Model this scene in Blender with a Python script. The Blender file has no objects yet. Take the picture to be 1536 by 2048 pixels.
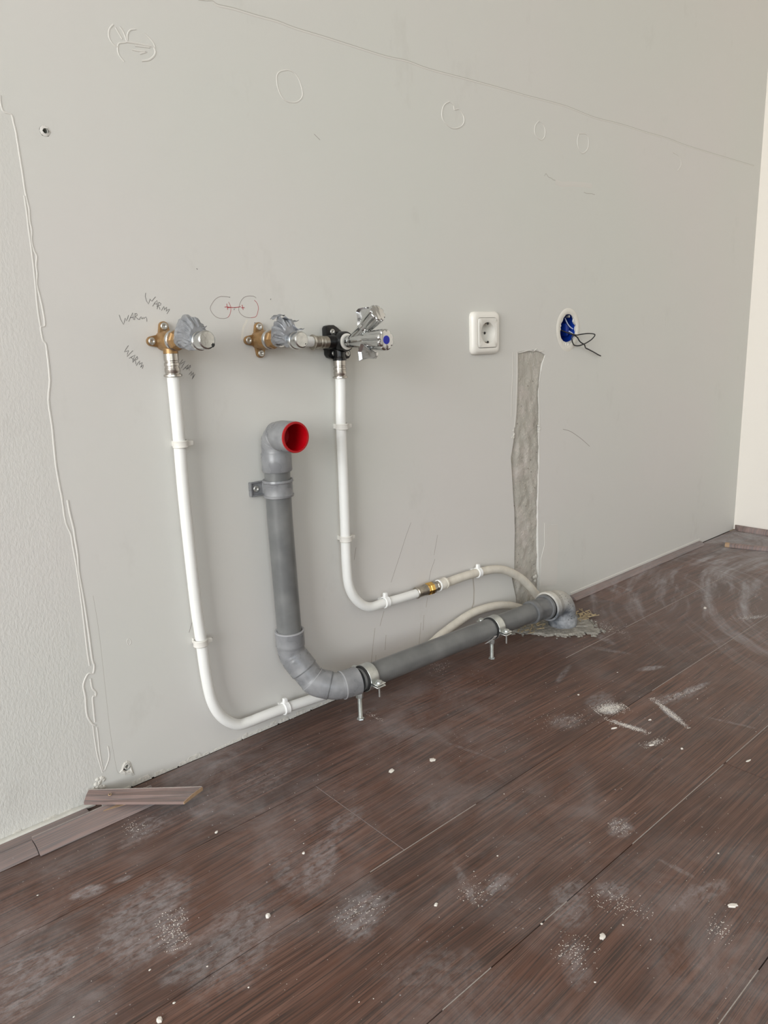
import bpy, bmesh, math, random
from mathutils import Vector, Matrix, noise
from mathutils.geometry import tessellate_polygon

random.seed(7)
SC = bpy.context.scene
COL = SC.collection
PI = math.pi

# ------------------------------------------------------------------ camera
cd = bpy.data.cameras.new('camera')
cam = bpy.data.objects.new('camera', cd)
COL.objects.link(cam)
cam.matrix_world = Matrix(((0.7507, 0.1750, -0.6371, 0.0),
                           (-0.6597, 0.1461, -0.7372, -0.9732),
                           (-0.0359, 0.9737, 0.2251, 0.6195),
                           (0, 0, 0, 1)))
cd.sensor_fit = 'VERTICAL'
cd.sensor_height = 36.0
cd.lens = 1453.0 / 2048.0 * 36.0
cd.clip_start = 0.01
SC.camera = cam

# ------------------------------------------------------------------ world, daylight, exposure
wd = bpy.data.worlds.new('world')
SC.world = wd
wd.use_nodes = True
wnt = wd.node_tree
wnt.nodes.clear()
wo = wnt.nodes.new('ShaderNodeOutputWorld')
wb = wnt.nodes.new('ShaderNodeBackground')
sky = wnt.nodes.new('ShaderNodeTexSky')
sky.sky_type = 'NISHITA'
sky.sun_disc = False
sky.sun_elevation = math.radians(40)
sky.sun_rotation = math.radians(60)
wb.inputs[1].default_value = 0.25
wnt.links.new(sky.outputs[0], wb.inputs[0])
wnt.links.new(wb.outputs[0], wo.inputs[0])


def area(name, loc, rot, sx, sy, power, col):
    l = bpy.data.lights.new(name, 'AREA')
    l.shape = 'RECTANGLE'
    l.size = sx
    l.size_y = sy
    l.energy = power
    l.color = col
    o = bpy.data.objects.new(name, l)
    COL.objects.link(o)
    o.location = loc
    o.rotation_euler = rot
    return o


# daylight entering by the two windows (left wall, and the wall behind the camera)
area('daylight_left_window', (-3.44, -1.75, 1.40), (0, -PI / 2, 0), 2.0, 2.6, 182, (1.0, 0.995, 0.975))
area('daylight_rear_window', (-1.5, -3.91, 1.45), (PI / 2, 0, 0), 2.4, 1.9, 27, (1.0, 0.995, 0.975))

SC.view_settings.view_transform = 'Standard'
SC.view_settings.look = 'None'
SC.view_settings.exposure = 0.0
SC.view_settings.gamma = 1.0
SC.view_settings.use_curve_mapping = False

# ------------------------------------------------------------------ material helpers


class NT:
    def __init__(s, name):
        s.m = bpy.data.materials.new(name)
        s.m.use_nodes = True
        s.t = s.m.node_tree
        s.b = s.t.nodes['Principled BSDF']
        s.L = s.t.links

    def put(s, sock, v):
        if hasattr(v, 'is_output') or isinstance(v, bpy.types.NodeSocket):
            s.L.new(v, sock)
        elif isinstance(v, (tuple, list)):
            sock.default_value = tuple(v) + ((1,) if len(v) == 3 and len(sock.default_value) == 4 else ())
        else:
            sock.default_value = v

    def set(s, k, v):
        s.put(s.b.inputs[k], v)

    def pos(s):
        return s.t.nodes.new('ShaderNodeNewGeometry').outputs['Position']

    def obj(s):
        return s.t.nodes.new('ShaderNodeTexCoord').outputs['Object']

    def rnd(s):
        return s.t.nodes.new('ShaderNodeObjectInfo').outputs['Random']

    def sep(s, v):
        n = s.t.nodes.new('ShaderNodeSeparateXYZ')
        s.put(n.inputs[0], v)
        return n.outputs

    def comb(s, x, y, z):
        n = s.t.nodes.new('ShaderNodeCombineXYZ')
        for i, q in enumerate((x, y, z)):
            s.put(n.inputs[i], q)
        return n.outputs[0]

    def math(s, op, a, b=0.0, c=None, clamp=False):
        n = s.t.nodes.new('ShaderNodeMath')
        n.operation = op
        n.use_clamp = clamp
        s.put(n.inputs[0], a)
        s.put(n.inputs[1], b)
        if c is not None:
            s.put(n.inputs[2], c)
        return n.outputs[0]

    def map(s, v, loc=(0, 0, 0), rot=(0, 0, 0), sc=(1, 1, 1)):
        n = s.t.nodes.new('ShaderNodeMapping')
        s.put(n.inputs[0], v)
        n.inputs[1].default_value = loc
        n.inputs[2].default_value = rot
        n.inputs[3].default_value = sc
        return n.outputs[0]

    def noise(s, v, scale, detail=3, rough=0.5, dist=0.0):
        n = s.t.nodes.new('ShaderNodeTexNoise')
        s.put(n.inputs['Vector'], v)
        n.inputs['Scale'].default_value = scale
        n.inputs['Detail'].default_value = detail
        n.inputs['Roughness'].default_value = rough
        n.inputs['Distortion'].default_value = dist
        return n.outputs['Fac']

    def wave(s, v, scale, dist=0, detail=2, dscale=1, typ='BANDS', direction='X'):
        n = s.t.nodes.new('ShaderNodeTexWave')
        n.wave_type = typ
        if typ == 'BANDS':
            n.bands_direction = direction
        else:
            n.rings_direction = direction
        s.put(n.inputs['Vector'], v)
        n.inputs['Scale'].default_value = scale
        n.inputs['Distortion'].default_value = dist
        n.inputs['Detail'].default_value = detail
        n.inputs['Detail Scale'].default_value = dscale
        return n.outputs['Fac']

    def vor(s, v, scale, feature='F1', out='Distance', rnd=1.0):
        n = s.t.nodes.new('ShaderNodeTexVoronoi')
        n.feature = feature
        s.put(n.inputs['Vector'], v)
        n.inputs['Scale'].default_value = scale
        n.inputs['Randomness'].default_value = rnd
        return n.outputs[out]

    def rng(s, v, a, b, c=0.0, d=1.0, smooth=False):
        n = s.t.nodes.new('ShaderNodeMapRange')
        if smooth:
            n.interpolation_type = 'SMOOTHSTEP'
        s.put(n.inputs[0], v)
        for i, q in enumerate((a, b, c, d)):
            n.inputs[i + 1].default_value = q
        return n.outputs[0]

    def mix(s, f, a, b, mode='MIX'):
        n = s.t.nodes.new('ShaderNodeMix')
        n.data_type = 'RGBA'
        n.blend_type = mode
        s.put(n.inputs[0], f)
        s.put(n.inputs[6], a)
        s.put(n.inputs[7], b)
        return n.outputs[2]

    def bump(s, h, strength=0.3, dist=0.001):
        n = s.t.nodes.new('ShaderNodeBump')
        n.inputs['Strength'].default_value = strength
        n.inputs['Distance'].default_value = dist
        s.put(n.inputs['Height'], h)
        s.L.new(n.outputs[0], s.b.inputs['Normal'])


def simple(name, col, rough=0.5, metal=0.0, var=0.0, vscale=60, bump=0.0, bscale=300, bdist=0.0005, spec=None, dust=0.0, dustcol=(0.55, 0.54, 0.5)):
    n = NT(name)
    p = n.obj()
    c = col
    if var:
        f = n.noise(p, vscale, 4, 0.6)
        f = n.rng(f, 0.3, 0.7)
        c = n.mix(f, tuple(x * (1 - var) for x in col), tuple(min(1, x * (1 + var)) for x in col))
    r = rough
    if dust:
        d = n.noise(n.pos(), vscale * 0.8, 3, 0.5)
        d = n.rng(d, 0.40, 0.76, 0, dust)
        c = n.mix(d, c, dustcol)
        r = n.math('ADD', n.math('MULTIPLY', d, 0.5), rough, clamp=True)
    n.set('Base Color', c)
    n.set('Roughness', r)
    n.set('Metallic', metal)
    if spec is not None:
        n.set('Specular IOR Level', spec)
    if bump:
        n.bump(n.noise(p, bscale, 3), bump, bdist)
    return n.m


M = {}
# --- wall paint
n = NT('wall_paint')
p = n.pos()
px, py, pz = n.sep(p)
big = n.noise(p, 1.7, 2, 0.5)
tint = n.mix(n.rng(big, 0.35, 0.65), (0.622, 0.624, 0.582), (0.640, 0.618, 0.590))
gr = n.noise(n.map(p, sc=(9, 9, 5)), 1.0, 5, 0.7)
tint = n.mix(n.rng(gr, 0.60, 0.80, 0, 0.28), tint, (0.42, 0.40, 0.36))
n.set('Base Color', tint)
n.set('Roughness', 0.62)
left = n.rng(px, 0.27, 0.30, 1.0, 0.0)
low = n.rng(pz, 0.0, 0.9, 1.0, 0.35)
fine = n.noise(p, 700, 2)
orange = n.noise(n.map(p, sc=(1, 1, 0.55)), 300, 3, 0.6)
blob = n.noise(p, 18, 3)
h = n.math('ADD', n.math('MULTIPLY', n.math('MULTIPLY', orange, left), n.math('MULTIPLY', low, 2.2)), n.math('MULTIPLY', fine, 0.12))
h = n.math('ADD', h, n.math('MULTIPLY', blob, 1.0))
n.bump(h, 0.35, 0.0012)
M['wall'] = n.m
# --- cream wall at the right
n = NT('cream_wall_paint')
p = n.pos()
n.set('Base Color', n.mix(n.noise(p, 3, 2), (0.80, 0.755, 0.68), (0.82, 0.77, 0.71)))
n.set('Roughness', 0.7)
n.bump(n.noise(p, 200, 3), 0.15, 0.0006)
M['cream'] = n.m
# --- ceiling and unseen out-of-frame walls, darkened to cut bounced fill light
M['offwall'] = simple('darkened_room_paint', (0.50, 0.49, 0.46), 0.8)
M['ceiling'] = simple('ceiling_paint', (0.64, 0.63, 0.60), 0.8, var=0.03, vscale=2)
M['white_frame'] = simple('window_frame_paint', (0.8, 0.8, 0.78), 0.4)
# --- bare rendered strip
n = NT('bare_mortar')
p = n.pos()
a = n.noise(n.map(p, sc=(1, 1, 0.22)), 45, 5, 0.6)
c = n.mix(n.rng(a, 0.3, 0.7), (0.37, 0.35, 0.305), (0.52, 0.495, 0.445))
a2 = n.noise(p, 22, 3, 0.5)
c = n.mix(n.rng(a2, 0.48, 0.66, 0, 0.7), c, (0.55, 0.50, 0.46))
a3 = n.noise(n.map(p, loc=(7, 2, 1)), 60, 4, 0.6)
c = n.mix(n.rng(a3, 0.55, 0.70, 0, 0.45), c, (0.26, 0.235, 0.20))
v = n.vor(p, 160)
c = n.mix(n.rng(v, 0.10, 0.24, 0.75, 0.0), c, (0.66, 0.60, 0.52))
v2 = n.vor(n.map(p, loc=(3, 1, 2)), 60)
c = n.mix(n.rng(v2, 0.06, 0.12, 0.85, 0.0), c, (0.12, 0.10, 0.08))
n.set('Base Color', c)
n.set('Roughness', 0.85)
n.bump(n.math('ADD', n.noise(p, 260, 4), n.math('MULTIPLY', v, -0.6)), 0.6, 0.0015)
M['mortar'] = n.m
M['mortar_floor'] = simple('grey_floor_mortar', (0.25, 0.235, 0.205), 0.95, var=0.35, vscale=120, bump=0.9, bscale=300, bdist=0.002)
M['plaster'] = simple('broken_plaster', (0.62, 0.60, 0.55), 0.9, var=0.2, vscale=250, bump=0.7, bscale=500, bdist=0.001)
M['paint_ridge'] = simple('paint_ridge', (0.645, 0.625, 0.585), 0.6)
M['patch'] = simple('smooth_filler', (0.70, 0.675, 0.61), 0.5, var=0.05, vscale=60)
M['crack'] = simple('crack_line', (0.43, 0.41, 0.37), 0.8)
M['stain'] = simple('drip_stain', (0.47, 0.43, 0.38), 0.7, var=0.1, vscale=90)
M['pencil'] = simple('pencil_line', (0.13, 0.125, 0.12), 0.7)
M['pencil_light'] = simple('light_pencil_line', (0.28, 0.24, 0.22), 0.7)
M['red_pen'] = simple('red_pen_line', (0.42, 0.05, 0.06), 0.6)


# --- floor laminate
def wood(name, dusty=1.0, plankwise=True, tone=1.0, blobs=(), film=0.0, turn=0.0):
    n = NT(name)
    p = n.pos()
    r = n.rnd()
    off = n.comb(n.math('MULTIPLY', r, 7.3), n.math('MULTIPLY', r, 3.1), n.math('MULTIPLY', r, 5.0))
    va = n.t.nodes.new('ShaderNodeVectorMath')
    va.operation = 'ADD'
    n.put(va.inputs[0], n.map(p, rot=(0, 0, turn)) if turn else p)
    n.put(va.inputs[1], off)
    q = va.outputs[0]
    warp = n.noise(n.map(q, sc=(1.3, 5, 5)), 1.0, 2, 0.5)
    # cathedral figure: bands across the plank bent by a slow warp
    qx, qy, qz = n.sep(q)
    yy = n.math('ADD', qy, n.math('MULTIPLY', warp, 0.05))
    q2 = n.comb(qx, yy, 0.0)
    fig = n.wave(n.map(q2, sc=(0.5, 1, 1)), 32, 2.0, 3, 1.2, 'BANDS', 'Y')
    streak = n.noise(n.map(q2, sc=(4, 170, 1)), 1.0, 3, 0.6)
    fine = n.noise(n.map(q2, sc=(9, 620, 1)), 1.0, 2, 0.6)
    blot = n.noise(n.map(q, sc=(2.2, 7, 1)), 1.0, 3, 0.5)
    c = n.mix(n.rng(blot, 0.3, 0.7), (0.068 * tone, 0.035 * tone, 0.025 * tone), (0.158 * tone, 0.071 * tone, 0.045 * tone))
    c = n.mix(n.rng(fig, 0.15, 0.9, 0.0, 0.28), c, (0.058 * tone, 0.034 * tone, 0.028 * tone))
    c = n.mix(n.rng(streak, 0.42, 0.68, 0.0, 0.75), c, (0.205 * tone, 0.112 * tone, 0.082 * tone))
    c = n.mix(n.rng(fine, 0.48, 0.62, 0.0, 0.85), c, (0.034 * tone, 0.024 * tone, 0.020 * tone))
    if plankwise:
        c = n.mix(n.rng(r, 0, 1, 0.0, 0.22), c, (0.07, 0.045, 0.042))
    # ---- plaster dust lying on the boards
    px_, py_, pz_ = n.sep(p)
    flat = n.comb(px_, py_, 0.0)

    def blob(x, y, rx, ry, ang, s, soft=0.35):
        m = n.t.nodes.new('ShaderNodeMapping')
        m.vector_type = 'TEXTURE'
        n.put(m.inputs[0], flat)
        m.inputs[1].default_value = (x, y, 0)
        m.inputs[2].default_value = (0, 0, ang)
        m.inputs[3].default_value = (rx, ry, 1)
        ln = n.t.nodes.new('ShaderNodeVectorMath')
        ln.operation = 'LENGTH'
        n.put(ln.inputs[0], m.outputs[0])
        d = n.math('ADD', ln.outputs['Value'], edge)
        return n.math('MULTIPLY', n.rng(d, soft, 1.0, s, 0.0, True), breakup)
    edge = n.math('MULTIPLY_ADD', n.noise(flat, 22, 5, 0.65), 1.3, -0.65)
    breakup = n.rng(n.noise(n.map(flat, rot=(0, 0, .5), sc=(1, 1.8, 1)), 75, 5, 0.7, .5), 0.36, 0.62, .12, 1.05)
    cloud = n.noise(flat, 3.6, 4, 0.6, 0.4)
    cloud2 = n.noise(n.map(flat, loc=(5, 5, 0)), 13, 5, 0.7, 0.6)
    grain = n.noise(flat, 900, 2, 0.6)
    dust = n.math('MULTIPLY', n.rng(cloud, 0.44, 0.72), n.rng(cloud2, 0.34, 0.74))
    dust = n.math('MULTIPLY', dust, n.rng(px_, 0.2, 0.9, 0.72, 0.30))
    # wiped arcs on the far right part of the floor
    far = n.math('MULTIPLY', n.rng(px_, 1.15, 1.65, 0, 1, True), n.rng(py_, -0.62, -0.50, 0, 1, True))
    rw = n.math('MULTIPLY', n.noise(flat, 5, 2, 0.5), 1.6)
    rings = n.noise(n.comb(n.math('ADD', n.math('MULTIPLY', arc_r(n, flat, 1.95, -0.80), 34), rw), n.math('MULTIPLY', px_, 4.5), n.math('MULTIPLY', py_, 3.0)), 1.0, 5, 0.62)
    rings2 = n.noise(n.comb(n.math('ADD', n.math('MULTIPLY', arc_r(n, flat, 1.50, -0.02), 46), rw), n.math('MULTIPLY', px_, 4.0), 3.0), 1.0, 5, 0.62)
    sw = n.math('ADD', n.rng(rings, 0.46, 0.74, 0, 0.85), n.rng(rings2, 0.52, 0.74, 0, 0.40))
    sw = n.math('MULTIPLY', sw, n.rng(cloud2, 0.32, 0.60, 0.35, 1.0))
    sw = n.math('ADD', sw, 0.10)
    dust = n.math('MAXIMUM', dust, n.math('MULTIPLY', sw, far))
    for b in blobs:
        dust = n.math('MAXIMUM', dust, blob(*b))
    corner = n.math('MULTIPLY', n.rng(px_, 1.9, 2.2, 0, 0.75, True), n.rng(cloud2, 0.35, 0.6, 0.25, 1.0))
    dust = n.math('MAXIMUM', dust, corner)
    dust = n.math('MULTIPLY', dust, n.rng(grain, 0.25, 0.65, 0.72, 1.1))
    if film:
        dust = n.math('ADD', n.math('MULTIPLY', dust, 0.3), film)
    # tiny crumbs and spatter
    sp = n.vor(flat, 58)
    spm = n.math('MULTIPLY', n.rng(sp, 0.035, 0.075, 1.0, 0.0), n.rng(n.noise(flat, 7, 3, 0.6), 0.46, 0.6))
    dust = n.math('MAXIMUM', dust, n.math('MULTIPLY', spm, 0.85))
    dust = n.math('MULTIPLY', dust, dusty, clamp=True)
    c = n.mix(dust, c, (0.43, 0.42, 0.43))
    n.set('Base Color', c)
    ro = n.math('ADD', n.math('MULTIPLY', dust, 0.4), n.rng(streak, 0.3, 0.7, 0.40, 0.50), clamp=True)
    n.set('Roughness', ro)
    n.set('Specular IOR Level', 0.42)
    n.bump(n.math('MULTIPLY', fine, -0.5), 0.35, 0.0006)
    return n.m


def arc_r(n, flat, x, y):
    sub = n.t.nodes.new('ShaderNodeVectorMath')
    sub.operation = 'DISTANCE'
    n.put(sub.inputs[0], flat)
    sub.inputs[1].default_value = (x, y, 0)
    return sub.outputs['Value']


_b = [(1.0767, -0.4409, 0.0549, 0.009, -2.075, 0.9), (1.1714, -0.4251, 0.0861, 0.011, -0.174, 0.62), (1.135, -0.4208, 0.095, 0.022, -0.366, 0.34), (0.9898, -0.4112, 0.0386, 0.008, -1.386, 0.75), (0.972, -0.4688, 0.0235, 0.007, -0.299, 0.5), (1.2117, -0.3309, 0.0382, 0.011, -0.507, 0.55), (0.2052, -0.1713, 0.0293, 0.013, -0.357, 0.55), (0.2464, -0.1806, 0.0182, 0.007, -0.215, 0.5), (0.1323, -0.1884, 0.0281, 0.012, -0.275, 0.42), (0.7519, -0.2743, 0.1219, 0.005, -1.363, 0.22), (1.1151, -0.5223, 0.0701, 0.006, -1.291, 0.34), (1.5946, -0.3553, 0.0455, 0.012, -0.562, 0.7), (0.5389, -0.4678, 0.0478, 0.008, -2.047, 0.34), (0.7373, -0.6251, 0.0382, 0.006, -1.531, 0.34), (1.3055, -0.1246, 0.0661, 0.022, -0.058, 0.36), (1.2296, -0.2289, 0.066, 0.012, -1.287, 0.26), (1.0726, -0.2301, 0.059, 0.008, 0.32, 0.24), (1.277, -0.1848, 0.0548, 0.014, -1.961, 0.36), (0.2372, -0.3525, 0.0426, 0.018, 0.047, 0.3), (0.3975, -0.3025, 0.0632, 0.022, -1.791, 0.3), (1.0193, -0.3635, 0.026, 0.018, 0.2, 0.95), (1.0274, -0.339, 0.06, 0.03, 0.3, 0.34), (0.2379, -0.2624, 0.09, 0.07, 0.6, 0.42), (0.2499, -0.3124, 0.035, 0.02, 1.3, 0.42), (0.4331, -0.3276, 0.07, 0.03, 0.7, 0.38), (0.5091, -0.2809, 0.05, 0.02, 0.1, 0.3), (0.4178, -0.4235, 0.06, 0.04, 0.2, 0.45), (0.2975, -0.3576, 0.1, 0.06, 0.5, 0.36), (0.1177, -0.2575, 0.08, 0.06, 0.2, 0.4), (0.3131, -0.1054, 0.06, 0.03, 0.4, 0.3), (0.756, -0.5417, 0.03, 0.02, 0.4, 0.38), (0.5656, -0.5011, 0.035, 0.018, 0.2, 0.34), (0.5562, -0.4977, 0.014, 0.008, 0.2, 0.6), (0.598, -0.5749, 0.05, 0.03, 0.4, 0.32), (0.6521, -0.5949, 0.03, 0.02, -0.5, 0.4), (0.5391, -0.6218, 0.04, 0.02, 0.6, 0.3), (0.4254, -0.5476, 0.08, 0.05, -0.8, 0.18), (2.3405, -0.0597, 0.06, 0.05, 0.3, 0.85), (0.7139, -0.6646, 0.06, 0.02, -0.3, 0.34), (0.7273, -0.075, 0.03, 0.012, -0.2, 0.24), (0.9283, -0.3365, 0.04, 0.03, 0, 0.26), (0.4762, -0.1204, 0.1, 0.05, 0.3, 0.18)]
BLOBS = [tuple(b) for b in _b]
for k_, (ya_, yb_) in enumerate(((.01, -.1905), (-.1905, -.3795), (-.3795, -.5692), (-.5692, -.7528), (-.7528, -1.0))):
    M['floor%d' % k_] = wood('walnut_laminate', blobs=[b for b in BLOBS if b[1] - .07 < ya_ and b[1] + .07 > yb_])
M['floor5'] = wood('walnut_laminate')
M['moulding'] = wood('walnut_moulding', 1.0, False, 1.1, film=.30)
M['moulding_clean'] = wood('walnut_moulding_cleaner', 1.0, False, 1.5, film=.13)
M['offcut'] = wood('walnut_offcut', 1.0, False, 1.35, film=.20, turn=math.radians(44.5))
M['subfloor'] = simple('subfloor_board', (0.05, 0.035, 0.028), 0.9)
M['joint_white'] = simple('joint_dust_pale_edge', (0.34, 0.30, 0.27), 0.9, var=0.15, vscale=300)
M['joint_dark'] = simple('dark_joint', (0.035, 0.022, 0.018), 0.9)
M['mdf'] = simple('raw_fibreboard', (0.40, 0.27, 0.165), 0.85, var=0.12, vscale=200, bump=0.3)
M['caulk'] = simple('old_white_caulk', (0.60, 0.59, 0.54), 0.6, var=0.08, vscale=80, bump=0.3, bscale=150)

# --- plumbing
M['white_pipe'] = simple('white_pipe_plastic', (0.80, 0.80, 0.77), 0.35, var=0.02, vscale=30)
M['old_pipe'] = simple('yellowed_pipe_plastic', (0.62, 0.58, 0.50), 0.5, var=0.08, vscale=60, bump=0.3, bscale=250, dust=0.5, dustcol=(0.72, 0.69, 0.62))
M['clip'] = simple('white_clip_plastic', (0.82, 0.82, 0.80), 0.4)
M['old_clip'] = simple('cream_clip_plastic', (0.70, 0.68, 0.63), 0.45)
M['gray'] = simple('grey_drain_plastic', (0.185, 0.188, 0.195), 0.27, var=0.06, vscale=45, dust=0.50, dustcol=(0.40, 0.40, 0.40))
M['gray_pipe'] = simple('grey_pipe_plastic', (0.128, 0.131, 0.130), 0.28, var=0.05, vscale=30, dust=0.22, dustcol=(0.38, 0.38, 0.36))
M['gray_edge'] = simple('pale_socket_rim', (0.36, 0.36, 0.37), 0.35)
M['gray_dark'] = simple('dark_grey_plastic', (0.115, 0.118, 0.122), 0.3, dust=0.15)
M['red'] = simple('red_plug_plastic', (0.36, 0.001, 0.005), 0.30)
M['rubber'] = simple('black_rubber', (0.018, 0.018, 0.018), 0.6)
M['black'] = simple('black_fitting', (0.004, 0.004, 0.0045), 0.26)
M['brass'] = simple('dull_brass', (0.34, 0.205, 0.09), 0.38, 0.65, var=0.25, vscale=80, bump=0.15, bscale=700)
M['bright_brass'] = simple('bright_brass', (0.72, 0.46, 0.14), 0.22, 1.0)
M['steel'] = simple('press_sleeve_steel', (0.50, 0.47, 0.43), 0.26, 1.0, var=0.12, vscale=60)
M['worn_steel'] = simple('worn_nickel', (0.40, 0.37, 0.32), 0.38, 1.0, var=0.25, vscale=150, bump=0.3)
M['zinc'] = simple('galvanised_steel', (0.58, 0.60, 0.58), 0.36, 0.9, var=0.12, vscale=120, bump=0.2)
M['chrome'] = simple('chrome', (0.60, 0.605, 0.60), 0.09, 1.0)
M['dirty_chrome'] = simple('dusty_chrome', (0.60, 0.61, 0.60), 0.20, 1.0, var=0.12, vscale=200, bump=0.2)
M['blue_dot'] = simple('blue_marker', (0.005, 0.012, 0.32), 0.3)
M['tape'] = simple('silver_duct_tape', (0.30, 0.31, 0.33), 0.30, 0.5, var=0.2, vscale=90, bump=0.55, bscale=110, bdist=0.002)
M['foil'] = simple('crumpled_foil', (0.62, 0.62, 0.62), 0.20, 1.0, var=0.1, vscale=60, bump=0.5, bscale=60, bdist=0.003)
M['screw'] = simple('screw_steel', (0.55, 0.55, 0.52), 0.35, 0.9, var=0.1, vscale=300)
M['dark'] = simple('screw_recess', (0.03, 0.028, 0.025), 0.8)
n = NT('limed_elbow')
p = n.pos()
c = n.mix(n.rng(n.noise(p, 28, 4, 0.6), 0.42, 0.72), (0.09, 0.10, 0.115), (0.40, 0.41, 0.42))
hz = n.sep(p)[2]
c = n.mix(n.rng(hz, 0.050, 0.090, 0, 0.75), c, (0.62, 0.585, 0.51))
vv = n.vor(p, 210)
fl = n.math('MULTIPLY', n.rng(vv, 0.16, 0.26, 1, 0), n.rng(n.noise(p, 30, 2), 0.5, 0.58))
c = n.mix(fl, c, (0.03, 0.03, 0.03))
n.set('Base Color', c)
n.set('Roughness', 0.55)
n.bump(n.noise(p, 180, 4), 0.35, 0.0008)
M['limed'] = n.m
# --- electrics
M['socket_plastic'] = simple('ivory_socket_plastic', (0.80, 0.775, 0.715), 0.28)
M['socket_insert'] = simple('ivory_insert_plastic', (0.74, 0.72, 0.665), 0.3)
M['box_blue'] = simple('blue_box_plastic', (0.004, 0.035, 0.30), 0.4)
M['cable_black'] = simple('black_wire', (0.012, 0.012, 0.014), 0.45)
M['wire_white'] = simple('white_wire', (0.60, 0.66, 0.85), 0.4)
M['plug_grey'] = simple('grey_wall_plug', (0.50, 0.50, 0.46), 0.6)
M['crumb'] = simple('plaster_crumb', (0.74, 0.70, 0.64), 0.85, var=0.12, vscale=400, bump=0.5)
M['fibre'] = simple('splintered_wood', (0.42, 0.33, 0.20), 0.9, var=0.3, vscale=150, bump=0.6)

# ------------------------------------------------------------------ mesh helpers
ORG = {}


def frame(d):
    d = Vector(d).normalized()
    u = Vector((0, 0, 1)) if abs(d.z) < 0.9 else Vector((1, 0, 0))
    a = d.cross(u).normalized()
    return a, a.cross(d).normalized() * -1 if False else d.cross(a).normalized()


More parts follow.
